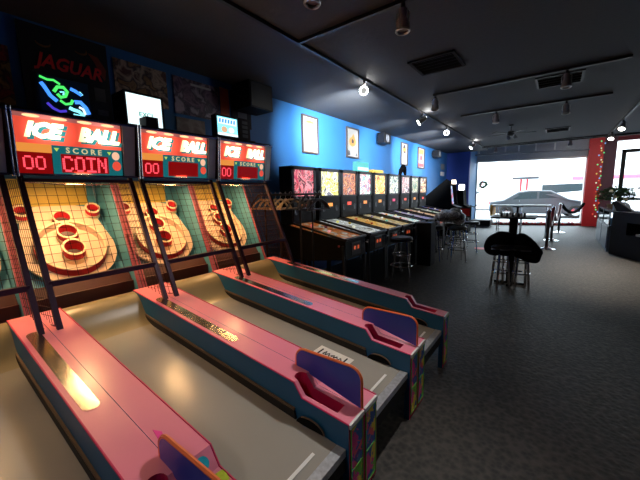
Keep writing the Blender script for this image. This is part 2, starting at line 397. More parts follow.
# ================================================================ ball alleys
def zt(x): return .555+.107*(-1.006-x)
def zl(x): return .33+.105*(-.70-x)
def rail_face(fc):
    n = fc.normal
    if n.z > .5: return 0
    if abs(n.y) > .6: return 1
    return 2
ART_FRONT = ART('rail_front_art', [(.85, .03, .30), (.01, .10, .45), (.95, .70, .05), (.02, .14, .50), (.20, .70, .05), (.9, .05, .35), (.02, .16, .50), (.9, .1, .15), (.10, .03, .35)], 17, 0, 3, 1.0, 'cell')
def make_alley(yc, label, show=None, stickers=False, decal=False):
    OX = -2.1
    root = thing('ball_alley_machine', label, 'arcade game', (OX, yc, 0), group='ball rolling alleys in a row')
    off = (OX, 0, 0)
    def mb(): return MB(off)
    # cabinet under the lane
    b = mb(); b.prism([(-1.0, 0), (-1.0, zl(-1.0)-.05), (-2.85, zl(-2.85)-.05), (-2.85, .60), (-3.62, .60), (-3.62, 0)], 1, -.365, .365)
    b.build('cabinet', M['black'], root)
    # lane with the jump hump
    pts = [(-.70, .33)]
    for x in (-1.2, -1.8, -2.3, -2.42): pts.append((x, zl(x)))
    hump = [(-2.48, zl(-2.48)+.008), (-2.53, .545), (-2.57, .58), (-2.605, .625), (-2.63, .665), (-2.66, .70), (-2.70, .725), (-2.74, .735), (-2.78, .73), (-2.81, .71)]
    lp = pts+[hump[0], (hump[0][0], .40), (-.70, .30)]
    b = mb(); b.prism(lp, 1, -.24, .24); b.build('lane', M['lane'], root, smooth=True)
    b = mb(); b.prism(hump+[(-2.81, .45), (-2.48, .45)], 1, -.24, .24); b.build('hump', M['hump'], root, smooth=True)
    b = mb(); b.box((-.745, -.238, .300), (-.695, .238, .337)); b.build('lane_edge_strip', M['edgestrip'], root)
    b = mb(); b.box((-.76, -.238, .22), (-.70, .238, .300)); b.build('lane_fascia', M['rubber'], root)
    b = mb(); z = zl(-.8)+.0008; b.prism([(-.79, z+.001), (-.79, z+.002), (-.806, z+.0035), (-.806, z+.002)], 1, -.17, .13); b.build('foul_line', M['white'], root)
    # rails
    for side in (-1, 1):
        y0, y1 = (-.38, -.24) if side < 0 else (.24, .38)
        top = [(-2.77, zt(-2.77)), (-1.006, .555), (-.957, .487), (-.68, .461)]
        prof = top+[(-.68, 0), (-.715, 0), (-.715, zl(-.72)-.06), (-2.77, zl(-2.77)-.06)]
        b = mb(); b.prism(prof, 1, y0+.001, y1-.001)
        rail = b.build('right_rail' if side > 0 else 'left_rail', [M['pink'], M['railblue'], M['crimson']], root, paint=rail_face)
        if side > 0:   # hand opening cut through the lowered part of the rail
            c = MB(off); pl = []
            cx0, cx1, cy0, cy1, rr = -1.045, -.76, .272, .345, .034
            for (px, py, a0) in ((cx1-.004, cy1-.004, 0), (cx0+rr, cy1-rr, 90), (cx0+rr, cy0+rr, 180), (cx1-.004, cy0+.004, 270)):
                if px > -.8: pl.append((px, py))
                else:
                    for k in range(5):
                        a = radians(a0+90*k/4); pl.append((px+rr*cos(a), py+rr*sin(a)))
            c.hull([(p[0], p[1], .30) for p in pl], [(p[0], p[1], .8) for p in pl])
            cut = c.build('cutter', [M['crimson']], root)
            bo = rail.modifiers.new('opening', 'BOOLEAN'); bo.object = cut; bo.solver = 'EXACT'; bo.operation = 'DIFFERENCE'
            bpy.context.view_layer.update()
            me = bpy.data.meshes.new_from_object(rail.evaluated_get(bpy.context.evaluated_depsgraph_get()))
            rail.modifiers.clear(); rail.data = me; bpy.data.objects.remove(cut)
            b = mb(); b.box((-1.04, .275, .395), (-.765, .343, .40)); b.build('opening_floor', M['blackmatte'], root)
            b = mb(); x0, x1 = -2.44, -1.56
            pl = []
            for (px, s_) in ((x1, 1), (x0, -1)):
                for k in range(7):
                    a = radians(-90+180*k/6) if s_ > 0 else radians(90+180*k/6)
                    pl.append((px+.033*cos(a), .303+.033*sin(a)))
            b.hull([(p[0], p[1], zt(p[0])-.001) for p in pl], [(p[0], p[1], zt(p[0])+.003) for p in pl])
            b.build('steel_plate', M['plate'], rail)
        # edge piping along both top edges
        b = mb()
        for y in ((y0+.0045,) if side > 0 else (y1-.0045,)):
            b.tube([(p[0], y, p[1]) for p in top], .004, 5)
        b.build('edge_piping', M['crimson'], rail)
        # side guard strips facing the lane
        yy = .24 if side > 0 else -.24; s_ = -side
        b = mb(); b.prism([(-2.66, zl(-2.66)+.002), (-2.62, zl(-2.62)+.045), (-1.0, zl(-1.0)+.045), (-.99, zl(-.99)+.002)], 1, yy, yy+s_*.012); b.build('guard_strip', M['rubber'], rail)
        b = mb(); b.prism([(-2.66, zl(-2.66)+.046), (-2.66, zl(-2.66)+.058), (-1.0, zl(-1.0)+.058), (-1.0, zl(-1.0)+.046)], 1, yy, yy+s_*.010); b.build('guard_lip', M['liptrim'], rail)
        if side > 0:
            b = mb(); pl = [(-.90+.085*cos(pi*k/10), zl(-.90)+.004+.045*sin(pi*k/10)) for k in range(11)]
            b.prism(pl, 1, yy-.014, yy-.002); b.build('ball_return', M['blackmatte'], rail)
            b = mb(); b.tube([(-.90+.088*cos(pi*k/10), yy-.010, zl(-.90)+.004+.048*sin(pi*k/10)) for k in range(0, 8)], .0045, 5); b.build('return_lip', M['liptrim'], rail)
        # decorated front panel
        ya, yb = y0+.014, y1-.014
        b = mb(); b.box((-.681, ya, .03), (-.677, yb, .435)); b.build('front_art', ART_FRONT, rail)
        b = mb()
        for (p, q) in (((ya, .03), (ya+.006, .435)), ((yb-.006, .03), (yb, .435)), ((ya, .429), (yb, .435)), ((ya, .03), (yb, .036)), ((ya, .21), (yb, .216))):
            b.box((-.680, p[0], p[1]), (-.675, q[0], q[1]))
        b.build('front_art_border', P('lime_border', (.18, .62, .10), .5), rail)
        b = mb(); b.box((-.684, y0+.006, .440), (-.672, y1-.006, .462)); b.build('front_corner_trim', M['white'], rail)
    # divider panel standing on the seam (right side)
    def rnd(x0, x1, z0, z1, r, zb0, zb1, n=5):
        o = []
        for (px, pz, a0) in ((x1-r, z1-r, 0), (x0+r, z1-r*1.0+.0, 90)):
            for k in range(n+1):
                a = radians(a0+90*k/n); o.append((px+r*cos(a), pz+r*sin(a)))
        o += [(x0, zb0), (x1, zb1)]; return o
    if show != 'end':
        # the panel's top slopes slightly with the rail
        o = rnd(-1.095, -.685, .47, .668, .06, .565, .47)
        b = mb(); b.prism(o, 1, .364, .378); dv = b.build('divider_panel', [M['violet']], root)
        b = mb(); b.tube([(p[0], .371, p[1]) for p in ([o[-1]]+o[:-1])], .0085, 6); b.build('divider_edge', M['orangeedge'], dv)
    # target housing
    sp = [(-2.885, .60), (-3.285, 1.67), (-3.63, 1.67), (-3.63, .60)]
    for side in (-1, 1):
        y0, y1 = (-.38, -.350) if side < 0 else (.350, .38)
        b = mb(); b.prism(sp, 1, y0+.001, y1-.001)
        b.build('side_panel', [M['sidepink'], M['turq']], root, paint=lambda fc: 1 if abs(fc.normal.y) > .6 else 0)
    b = mb(); b.box((-2.90, -.344, .60), (-2.86, .344, .70)); b.build('gutter_board', M['woodred'], root)
    b = mb(); b.box((-3.03, -.344, .60), (-2.99, .344, .775)); b.build('gutter_board', M['woodred'], root)
    b = mb(); b.prism([(-3.03, .70), (-3.61, 1.46), (-3.635, 1.46), (-3.055, .68)], 1, -.344, .344); b.build('target_backing', M['turq'], root)
    b = mb(); b.box((-3.615, -.344, 1.44), (-3.60, .262, 1.68)); b.build('upper_board', M['yellow'], root)
    b = mb(); b.box((-3.63, -.344, 1.44), (-3.616, .344, 1.68)); b.build('upper_backing', M['turq'], root)
    fr = frame((-3.03-OX, 0, .735), (0, 1, 0), (-.6, 0, .8))
    tb = MB(); ol = []
    for k in range(17):
        a = radians(180+180*k/16); ol.append((.325*cos(a), .40+.29*sin(a)))
    ol += [(.325, .46), (.24, .84), (.13, .87), (-.13, .87), (-.24, .84), (-.325, .46)]
    tb.hull([fr @ Vector((p[0], p[1], .005)) for p in ol], [fr @ Vector((p[0], p[1], .03)) for p in ol])
    board = tb.build('target_board', M['cream'], root)
    def ring(cx, cy, r, h, a0=0, a1=360, th=.008, sy=1):
        n = max(8, int(40*(a1-a0)/360)) if r > .1 else 20
        wall = MB(); lip = MB(); full = (a1-a0) >= 360
        def P2(rad, k, z):
            a = radians(a0+(a1-a0)*k/n); return fr @ Vector((cx+rad*cos(a), cy+rad*sy*sin(a), .03)) + Vector((.30, 0, .954))*(z-.03)
        kk = n if full else n
        for k in range(kk):
            k2 = (k+1) % n if full else k+1
            wall.hull([P2(r-th, k, .03), P2(r, k, .03), P2(r, k2, .03), P2(r-th, k2, .03)], [P2(r-th, k, .03+h), P2(r, k, .03+h), P2(r, k2, .03+h), P2(r-th, k2, .03+h)])
            lip.hull([P2(r-th-.003, k, .03+h), P2(r+.003, k, .03+h), P2(r+.003, k2, .03+h), P2(r-th-.003, k2, .03+h)], [P2(r-th-.003, k, .036+h), P2(r+.003, k, .036+h), P2(r+.003, k2, .036+h), P2(r-th-.003, k2, .036+h)])
        wo = wall.build('target_ring', M['ringred'] if r < .1 else M['cream'], root)
        if r > .1:
            rb = MB()
            for k in range(n//2-1, n):
                rb.hull([P2(r+.001, k, .035), P2(r+.004, k, .035), P2(r+.004, (k+1) % n, .035), P2(r+.001, (k+1) % n, .035)], [P2(r+.001, k, .027+h), P2(r+.004, k, .027+h), P2(r+.004, (k+1) % n, .027+h), P2(r+.001, (k+1) % n, .027+h)])
            rb.build('ring_band', M['ringred'], wo)
        lip.build('ring_lip', M['creamtop'], wo)
        if full and r < .1:
            hb = MB(); hb.hull([fr @ Vector((cx+(r-th)*cos(2*pi*q/20), cy+(r-th)*sin(2*pi*q/20), .031)) for q in range(20)], [fr @ Vector((cx+(r-th)*cos(2*pi*q/20), cy+(r-th)*sin(2*pi*q/20), .034)) for q in range(20)])
            hb.build('ring_hole', M['woodred'], wo)
        if r < .1:
            lb = MB()
            for k in range(n):
                k2 = (k+1) % n
                lb.hull([P2(r+.002, k, .03), P2(r+.004, k, .03), P2(r+.004, k2, .03), P2(r+.002, k2, .03)], [P2(r+.002, k, .03+h*.45), P2(r+.004, k, .03+h*.45), P2(r+.004, k2, .03+h*.45), P2(r+.002, k2, .03+h*.45)])
            lb.build('ring_collar', M['creamtop'], wo)
    ring(0, .40, .240, .055, 0, 360, .010)
    ring(0, .345, .078, .085); ring(0, .53, .074, .065); ring(0, .685, .068, .055)
    ring(-.245, .76, .056, .06); ring(.245, .76, .056, .06)
    q = MB(); q.hull([fr @ Vector(p) for p in ((-.344, 0, .031), (.344, 0, .031), (.344, .115, .031), (-.344, .115, .031))], [fr @ Vector(p) for p in ((-.344, 0, .036), (.344, 0, .036), (.344, .115, .036), (-.344, .115, .036))]); q.build('kick_board', M['woodred'], root)
    q = MB(off); q.tube([(-2.83, -.34+.068*k, 1.625-.018*sin(pi*k/10)) for k in range(11)], .005, 6); q.build('sag_cable', M['chrometrim'], root)
    # cage: slanted posts, cross bar and nets
    for y in (-.335, .335):
        b = mb(); b.bar((-2.42, y, zt(-2.42)-.004), (-2.83, y, 1.66), .030); b.build('cage_post', M['cage'], root)
    b = mb(); b.bar((-2.537, -.335, .975), (-2.537, .335, .975), .034); b.build('cage_crossbar', M['cage'], root)
    b = mb(); b.bar((-2.80, -.335, 1.635), (-2.80, .335, 1.635), .022); b.build('cage_top_bar', M['cage'], root)
    A = Vector((-2.545, 0, .99)); B = Vector((-2.815, 0, 1.64)); n1, n2 = 12, 12; r = .0019
    b = mb()
    for i in range(n1+1):
        y = -.335+.67*i/n1; b.tube([(A.x, y, A.z), (B.x, y, B.z)], r, 4)
    for j in range(n2+1):
        p = A.lerp(B, j/n2); b.tube([(p.x, -.335, p.z), (p.x, .335, p.z)], r, 4)
    b.build('front_net', M['net'], root)
    for y in (-.352, .352):
        b = mb(); c0, c1, c2, c3 = Vector((-2.44, 0, .73)), Vector((-2.87, 0, .66)), Vector((-3.27, 0, 1.64)), Vector((-2.82, 0, 1.64))
        for i in range(9):
            t = i/8; p, q = c0.lerp(c1, t), c3.lerp(c2, t); b.tube([(p.x, y, p.z), (q.x, y, q.z)], r, 4)
        for j in range(18):
            t = j/17; p, q = c0.lerp(c3, t), c1.lerp(c2, t); b.tube([(p.x, y, p.z), (q.x, y, q.z)], r, 4)
        b.build('side_net', M['net'], root)
        b = mb(); b.tube([(c0.x, y, c0.z), (c1.x, y, c1.z), (c2.x, y, c2.z)], .006, 5); b.build('net_frame', M['sidepink'], root)
    # scoreboard head
    b = mb(); b.prism([(-2.79, 1.67), (-2.742, 2.07), (-2.76, 2.09), (-3.40, 2.09), (-3.40, 1.71), (-2.83, 1.71), (-2.82, 1.67)], 1, -.379, .379)
    head = b.build('scoreboard', M['black'], root)
    ff = frame((-2.760-OX, -.035, 1.87), (0, 1, 0), (.048, 0, .40))
    def rect(name, u0, u1, v0, v1, mt, z0=0, z1=.004, par=head, sh=0):
        q = MB(); L4 = [(u0, v0), (u1, v0), (u1+sh, v1), (u0+sh, v1)]
        q.hull([ff @ Vector((a, c, z0)) for a, c in L4], [ff @ Vector((a, c, z1)) for a, c in L4]); return q.build(name, mt, par)
    rect('sign_face', -.308, .302, .000, .160, M['sign_red'])
    rect('sign_border', -.308, .302, .160, .186, M['sign_pink'], 0, .005)
    q = MB()
    for k in range(4):
        u = -.22+k*.145; q = MB(); q.hull([ff @ Vector((u+.045*cos(2*pi*j/12), .172+.010*sin(2*pi*j/12), .005)) for j in range(12)], [ff @ Vector((u+.045*cos(2*pi*j/12), .172+.010*sin(2*pi*j/12), .007)) for j in range(12)]); q.build('sign_lamp', M['sign_letter'], head)
    rect('sign_field', -.13, .302, -.192, .000, M['sign_teal'])
    rect('sign_label', -.308, -.13, -.055, .000, M['sign_orange'])
    rect('ball_counter', -.308, -.135, -.192, -.055, M['ledback'], 0, .006)
    rect('score_display', -.085, .205, -.182, -.055, M['ledback'], 0, .006)
    for nm, tx, u in (('sign_letters', 'ICE', -.175), ('sign_letters', 'BALL', .150)):
        text(nm, tx, .128, M['sign_letter_lit'], head, ff @ Matrix.Translation((u, .083, .014)), .003, .007, .30, .98 if tx == 'ICE' else .90)
        text('sign_letter_shadow', tx, .128, M['sign_teal_lit'], head, ff @ Matrix.Translation((u+.019, .073, .007)), .002, .010, .30, .98 if tx == 'ICE' else .90)
    text('sign_words', 'S C O R E', .052, M['sign_text'], head, ff @ Matrix.Translation((.055, -.030, .008)), .002, .001, 0, 1)
    for u in (-.105, .215):
        q = MB(); q.prism([(0, 0), (1, 0), (1, 1)], 2, 0, 1); q.bm.clear()
        T = [(u-.014, -.018), (u+.014, -.018), (u, -.042)]
        q.hull([ff @ Vector((a, c, .004)) for a, c in T], [ff @ Vector((a, c, .007)) for a, c in T]); q.build('sign_arrow', M['sign_green'], head)
    for (u, v, rr, mt) in ((.258, -.045, .026, M['sign_peach']), (.262, -.12, .030, M['sign_red'])):
        q = MB(); q.hull([ff @ Vector((u+rr*cos(2*pi*j/16), v+rr*1.2*sin(2*pi*j/16), .004)) for j in range(16)], [ff @ Vector((u+rr*cos(2*pi*j/16), v+rr*1.2*sin(2*pi*j/16), .008)) for j in range(16)]); q.build('sign_emblem', mt, head)
    F57 = {'C': ['01110', '10001', '10000', '10000', '10000', '10001', '01110'], 'O': ['01110', '10001', '10001', '10001', '10001', '10001', '01110'],
           '0': ['01110', '10001', '10001', '10001', '10001', '10001', '01110'], '1': ['00100', '01100', '00100', '00100', '00100', '00100', '01110'],
           'I': ['11111', '00100', '00100', '00100', '00100', '00100', '11111'], 'N': ['10001', '11001', '10101', '10101', '10011', '10001', '10001']}
    def dots(s, u, v, cw, ch, bold, mt):
        q = MB(); n = len(s); px = cw/6; py = ch/7; u0 = u-n*cw/2
        for i, c in enumerate(s):
            for r_, row in enumerate(F57[c]):
                for k, bit in enumerate(row):
                    if bit == '1':
                        a = u0+i*cw+k*px; d_ = v+ch/2-(r_+1)*py; e = px*(.95 if not bold else 1.12)
                        L4 = [(a, d_), (a+e, d_), (a+e, d_+py*.86), (a, d_+py*.86)]
                        q.hull([ff @ Vector((x, y, .006)) for x, y in L4], [ff @ Vector((x, y, .009)) for x, y in L4])
        q.build('display_characters', mt, head)
    dots('00' if show != '1' else '10', -.222, -.122, .062, .088, False, M['ledbright'])
    if show == 'coin': dots('COIN', .062, -.120, .070, .108, True, M['ledbright'])
    q = MB(); V = [ff @ Vector(p) for p in ((.312, -.192, .0), (.395, -.192, -.0), (.408, .188, .0), (.312, .188, .0))]; V2 = [ff @ Vector(p) for p in ((.312, -.192, .016), (.395, -.192, .004), (.408, .188, .004), (.312, .188, .016))]
    q.hull(V, V2); q.build('end_panel', M['greypanel'], head, bevel=.003)
    rect('top_trim', -.345, .412, .188, .202, M['chrometrim'], -.004, .014)
    rect('bottom_trim', -.345, .405, -.206, -.192, M['chrometrim'], -.004, .016)
    for u in (-.336, -.316):
        q = MB(); q.tube([ff @ Vector((u, -.215, .012)), ff @ Vector((u, .212, .012))], .008, 8); q.build('corner_tube', M['chrometrim'], head, smooth=True)
    # the machine's own lamp under the head, lighting the targets
    q = mb(); q.box((-3.10, -.26, 1.688), (-3.04, .26, 1.709)); q.build('target_lamp', M['lampglow'], root)
    l = area('alley_lamp', (-3.0, yc, 1.69), (-3.20, yc, .9), .5, .10, ALLEY_W, (1, .55, .22), 170)
    l.rotation_euler = (Vector((-2.98, yc, .9))-Vector((-3.0, yc, 1.64))).to_track_quat('-Z', 'X').to_euler()
    if stickers:
        def SL(a, b_, n_): return (-.982+a*.585+n_*.811, -.300+b_, .521-a*.811+n_*.585)
        q = mb(); q.hull([SL(.027*cos(2*pi*k/20), .027*sin(2*pi*k/20), .0003) for k in range(20)], [SL(.027*cos(2*pi*k/20), .027*sin(2*pi*k/20), .002) for k in range(20)])
        tag(q.build('round_sticker', P('cyan_sticker', (.02, .50, .62), .5, var=.5, scale=40), root), 'round cyan sticker', None)
        def LW(x, y, dz): return (x, y, .487-.094*(x+.957)+dz)
        sq = [(-.945, -.300), (-.895, -.310), (-.885, -.252), (-.935, -.243)]
        q = mb(); q.hull([LW(x, y, .0003) for x, y in sq], [LW(x, y, .002) for x, y in sq])
        tag(q.build('square_sticker', P('lime_sticker', (.50, .62, .02), .5, var=.5, scale=50), root), 'lime green sticker', None)
        q = mb(); ar = [(-1.235, -.352), (-1.20, -.333), (-1.15, -.345), (-1.16, -.362)]
        q.hull([(x, y, zt(x)+.0003) for x, y in ar], [(x, y, zt(x)+.002) for x, y in ar])
        q.build('arrow_sticker', P('hot_pink_sticker', (.9, .05, .35), .5), root)
    if decal:
        def LP(x, y, dz): return (x, y, zl(x)+dz)
        q = mb(); c4_ = [(-1.31, -.02), (-1.035, -.02), (-1.035, .135), (-1.31, .135)]
        q.hull([LP(x, y, .0008) for x, y in c4_], [LP(x, y, .002) for x, y in c4_]); dc = q.build('lane_notice', M['paper'], root)
        q = mb()
        for seg in ([(-1.27, .10), (-1.27, .03), (-1.26, .02)], [(-1.24, .05), (-1.23, .09), (-1.22, .05), (-1.20, .08), (-1.19, .05)], [(-1.18, .06), (-1.16, .08), (-1.155, .05), (-1.14, .08), (-1.12, .05), (-1.11, .08), (-1.09, .05)], [(-1.075, .11), (-1.075, .03)], [(-1.25, .015), (-1.08, .012)]):
            q.tube([LP(x, y, .0045) for x, y in seg], .005, 4)
        q.build('notice_writing', M['ink'], dc)
    return root
ALLEY_W = 13
M['lampglow'] = E('target_lamp_glow', (1, .70, .38), 5)
Y2 = 1.236
make_alley(Y2-1.14, 'pink and blue ball rolling lane machine cut off by the left edge of the photo', '0')
make_alley(Y2-.38, 'ball rolling lane machine whose red display reads COIN', 'coin', stickers=True)
make_alley(Y2+.38, 'ball rolling lane machine with a white notice stuck on its grey lane', '0', decal=True)
make_alley(Y2+1.14, 'farthest ball rolling lane machine, beside the coat hanger rack', '0' and 'end')

# ================================================================ shelf displays above the alleys
def flat_tv(name, label, cat, x, y0, y1, z0, z1, paint, depth=.10, bez=.018):
    yc, zc = (y0+y1)/2, z0
    r = thing(name, label, cat, (x-depth/2, yc, z0)); off = (x-depth/2, yc, z0)
    b = MB(off); b.box((x-depth, y0-bez, z0), (x-.004, y1+bez, z1+bez)); b.build('housing', M['blackplastic'], r, bevel=.006)
    b = MB(off)
    for q in (((y0-bez, z0), (y0, z1+bez)), ((y1, z0), (y1+bez, z1+bez)), ((y0, z1), (y1, z1+bez)), ((y0, z0), (y1, z0+bez))): b.box((x-.004, q[0][0], q[0][1]), (x+.008, q[1][0], q[1][1]))
    b.build('bezel', M['blackplastic'], r)
    paint(r, off, x, y0, y1, z0+bez, z1); return r
def quad_on(name, off, x, pts, mt, par, t=.002):
    b = MB(off); b.prism(pts, 0, x, x+t); return b.build(name, mt, par)
def disc(cy, cz, r, n=16, a0=0, a1=360, sy=1): return [(cy+r*sy*cos(radians(a0+(a1-a0)*k/n)), cz+r*sin(radians(a0+(a1-a0)*k/n))) for k in range(n if a1-a0 >= 360 else n+1)]
def paint_neon(r, off, x, y0, y1, z0, z1):
    sc = quad_on('screen', off, x, [(y0, z0), (y1, z0), (y1, z1), (y0, z1)], M['tv_dark'], r)
    W_, H_ = y1-y0, z1-z0
    def arc(pts, w_, mt):
        b = MB(off); b.tube([(x+.004, y0+W_*u, z0+H_*v) for u, v in pts], w_, 6); b.build('screen_shape', mt, sc)
    arc([(.04, .95), (.18, .90), (.3, .92), (.42, .84)], .009, M['tv_green'])
    arc([(.05, .80), (.10, .72), (.20, .50), (.32, .38)], .014, M['tv_blue'])
    arc([(.08, .74), (.18, .55), (.28, .44)], .006, M['tv_cyan'])
    arc([(.12, .30), (.22, .18), (.35, .12), (.48, .16)], .010, M['tv_violet'])
    arc([(.28, .62), (.36, .76), (.48, .78), (.55, .68), (.50, .55), (.40, .50), (.34, .58)], .012, M['tv_green'])
    arc([(.40, .64), (.48, .66), (.46, .58)], .006, M['tv_cyan'])
    arc([(.38, .42), (.48, .34), (.60, .38), (.64, .48)], .010, M['tv_green'])
    arc([(.62, .78), (.72, .74), (.84, .66)], .013, M['tv_blue'])
    arc([(.80, .74), (.86, .66)], .008, M['tv_cyan'])
    arc([(.68, .44), (.80, .46), (.90, .34), (.96, .16)], .016, M['tv_blue'])
    arc([(.55, .26), (.64, .22), (.74, .20), (.84, .10), (.80, .05), (.62, .07)], .014, M['tv_cyan'])
    arc([(.76, .32), (.84, .28), (.88, .14)], .009, M['screen_white'])
flat_tv('display_screen', 'screen showing a green and blue glowing shape on black, atop the COIN machine', 'screen', -3.08, .745, 1.055, 2.115, 2.41, paint_neon)
def paint_white(r, off, x, y0, y1, z0, z1):
    sc = quad_on('screen', off, x, [(y0, z0), (y1, z0), (y1, z1), (y0, z1)], M['screen_white'], r)
    for k, c in enumerate('EXCL'):
        text('screen_text', c, .055, M['screen_ink'], sc, frame((x+.004-off[0], y0+(y1-y0)*(.36+.12*k)-off[1], z0+(z1-z0)*.40-off[2]), (0, 1, 0), (0, 0, 1)), .001, .001)
flat_tv('television', 'old television with a blank white lit screen above the second machine', 'television', -3.08, 1.335, 1.645, 2.12, 2.42, paint_white, .24)
b = MB((-3, 1.475, 2.1)); b.box((-3.055, 1.42, 2.105), (-2.93, 1.53, 2.21)); o = b.build('small_box', M['brownbox'], bevel=.004); o.location = (-3, 1.475, 2.1); tag(o, 'small dark box in front of the white television screen', 'box')
def paint_cartoon(r, off, x, y0, y1, z0, z1):
    sc = quad_on('screen', off, x, [(y0, z0), (y1, z0), (y1, z1), (y0, z1)], M['tv_cyan'], r)
    W_, H_ = y1-y0, z1-z0
    quad_on('screen_shape', off, x+.003, [(y0+W_*.05, z0+H_*.62), (y0+W_*.95, z0+H_*.60), (y0+W_*.95, z0+H_*.95), (y0+W_*.05, z0+H_*.95)], M['screen_white'], sc)
    for k in range(6): quad_on('screen_shape', off, x+.006, [(y0+W_*(.08+.14*k), z0+H_*.68), (y0+W_*(.16+.14*k), z0+H_*.68), (y0+W_*(.18+.14*k), z0+H_*.90), (y0+W_*(.10+.14*k), z0+H_*.88)], M['tv_blue'], sc)
    quad_on('screen_shape', off, x+.003, disc(y0+W_*.33, z0+H_*.33, H_*.17, 14, 0, 360, 1.2), E('screen_skin', (1, .6, .35), .9), sc)
    quad_on('screen_shape', off, x+.003, disc(y0+W_*.68, z0+H_*.33, H_*.16, 14, 0, 360, 1.3), M['screen_white'], sc)
    quad_on('screen_shape', off, x+.003, [(y0, z0), (y1, z0), (y1, z0+H_*.14), (y0, z0+H_*.14)], M['screen_white'], sc)
flat_tv('monitor', 'small lit screen with pale blue and orange cartoon picture above the third machine', 'screen', -3.08, 2.265, 2.545, 2.165, 2.385, paint_cartoon, .08)
b = MB((-3.12, 2.4, 2.09)); b.lathe([(.07, 2.091), (.07, 2.105), (.02, 2.11), (.02, 2.164)], 14, (-3.13, 2.405, 0)); o = b.build('monitor_base', M['blackplastic'], bpy.data.objects['monitor']); o.location = (-3.12+3.12, 2.4-2.405, 2.09-2.165)
# shelf that carries the displays
def wposter(name, label, y0, y1, z0, z1, base, x=WX, t=.012, cat='poster', group=None):
    o = MB((x+t/2, (y0+y1)/2, z0)); o.box((x+.001, y0, z0), (x+t, y1, z1)); o = o.build(name, base); o.location = (x+t/2, (y0+y1)/2, z0)
    return tag(o, label, cat, group)
wposter('poster', 'dark red game poster half cut off at the left edge above the machines', .10, .72, 2.16, 2.74, ART('poster_art_red', [(.05, .005, .005), (.25, .02, .02), (.02, .01, .01), (.30, .16, .05)], 12, 0, 4), t=.02)
jg = thing('banner', 'big black banner with red JAGUAR lettering high on the wall', 'banner', (WX+.02, 1.12, 2.25))
MB((WX+.02, 1.12, 2.25)).box((WX+.001, .79, 2.25), (WX+.03, 1.44, 2.97)).build('sheet', M['posterdark'], jg)
text('lettering', 'JAGUAR', .155, M['posterred'], jg, frame((.016, .01, .435), (0, 1, -.04), (0, .04, 1)), .002, .004, .25, .86)
for (yy, zz, a) in ((.95, 2.84, 0), (1.22, 2.86, 30)):
    b = MB((WX+.02, 1.12, 2.25)); b.tube([(WX+.034, yy+.05*cos(radians(a+180+180*k/8)), zz+.03*sin(radians(a+180+180*k/8))) for k in range(9)], [.003+.006*sin(pi*k/8) for k in range(9)], 5); b.build('eye_mark', P('dull_orange', (.22, .07, .01), .6), jg)
b = MB((WX+.02, 1.12, 2.25)); b.prism([(1.28, 2.86), (1.36, 2.84), (1.42, 2.74), (1.40, 2.64), (1.36, 2.70), (1.33, 2.78)], 0, WX+.030, WX+.033); b.build('flame_mark', P('dull_red', (.25, .03, .01), .6), jg)
for (p, q) in (((1.30, 2.44), (1.39, 2.56)), ((1.31, 2.31), (1.40, 2.36))): MB((WX+.02, 1.12, 2.25)).box((WX+.030, p[0], p[1]), (WX+.033, q[0], q[1])).build('print_panel', P('grey_print', (.10, .09, .08), .6), jg)
wposter('poster', 'dim brown collage poster right of the red lettered black banner', 1.50, 2.04, 2.50, 2.90, ART('poster_art_brown', [(.12, .05, .03), (.45, .24, .10), (.06, .04, .04), (.6, .42, .28), (.15, .07, .05)], 7, 0, 9))
pp = wposter('poster', 'dim purple grey poster with small white heading above the white television', 2.12, 2.74, 2.48, 2.90, ART('poster_art_purple', [(.05, .03, .05), (.30, .18, .24), (.06, .04, .06), (.5, .4, .45)], 7, 0, 2))
MB((WX+.006, 2.43, 2.48)).box((WX+.012, 2.34, 2.835), (WX+.014, 2.62, 2.86)).build('heading_print', M['paper'], pp)
wposter('poster', 'narrow orange red strip poster between two dark posters', 2.76, 2.90, 2.42, 2.92, P('orange_red_print', (.75, .12, .02), .6))
wposter('poster', 'faded grey notice sheet low on the wall beside the white television', 2.12, 2.50, 2.12, 2.44, ART('poster_art_grey', [(.12, .09, .08), (.4, .32, .27), (.25, .18, .16)], 6, 0, 6))
p4 = wposter('poster', 'black poster with faint white print left of the hanging black cabinet', 2.93, 3.28, 2.45, 2.93, M['posterdark'])
for (p, q) in (((2.98, 2.85), (3.22, 2.88)), ((3.02, 2.76), (3.22, 2.80)), ((3.04, 2.58), (3.20, 2.70))): MB((WX+.006, 3.105, 2.45)).box((WX+.012, p[0], p[1]), (WX+.014, q[0], q[1])).build('print_panel', P('grey_print2', (.16, .15, .15), .6), p4)
hb = thing('wall_cabinet', 'black box cabinet high on the wall where the bright blue begins', 'cabinet', (WX+.2, 3.16, 2.62))
MB((WX+.2, 3.16, 2.62)).box((WX+.015, 2.96, 2.66), (WX+.36, 3.38, 2.995)).build('body', M['black'], hb, bevel=.004)
MB((WX+.2, 3.16, 2.62)).box((WX+.36, 2.98, 2.68), (WX+.372, 3.36, 2.975)).build('door', M['blackplastic'], hb)
b = MB((-3.13, 2.71, 2.1)); b.box((-3.26, 2.60, 2.095), (-3.0, 2.75, 2.155)); o = b.build('game_box', M['brownbox'], bevel=.004); o.location = (-3.13, 2.71, 2.1); tag(o, 'low brown card box lying on the third machine top near the blue wall', 'box')
pb = thing('game_box', 'upright dark box with pale squares beside the small cartoon screen', 'box', (-3.16, 2.65, 2.095))
MB((-3.16, 2.65, 2.095)).box((-3.22, 2.60, 2.16), (-3.10, 2.76, 2.42)).build('body', M['brownbox'], pb)
b = MB((-3.16, 2.65, 2.095))
for k in range(4): b.box((-3.10, 2.64, 2.20+k*.052), (-3.097, 2.72, 2.235+k*.052))
b.build('print', P('grey_print3', (.12, .10, .09), .6), pb)

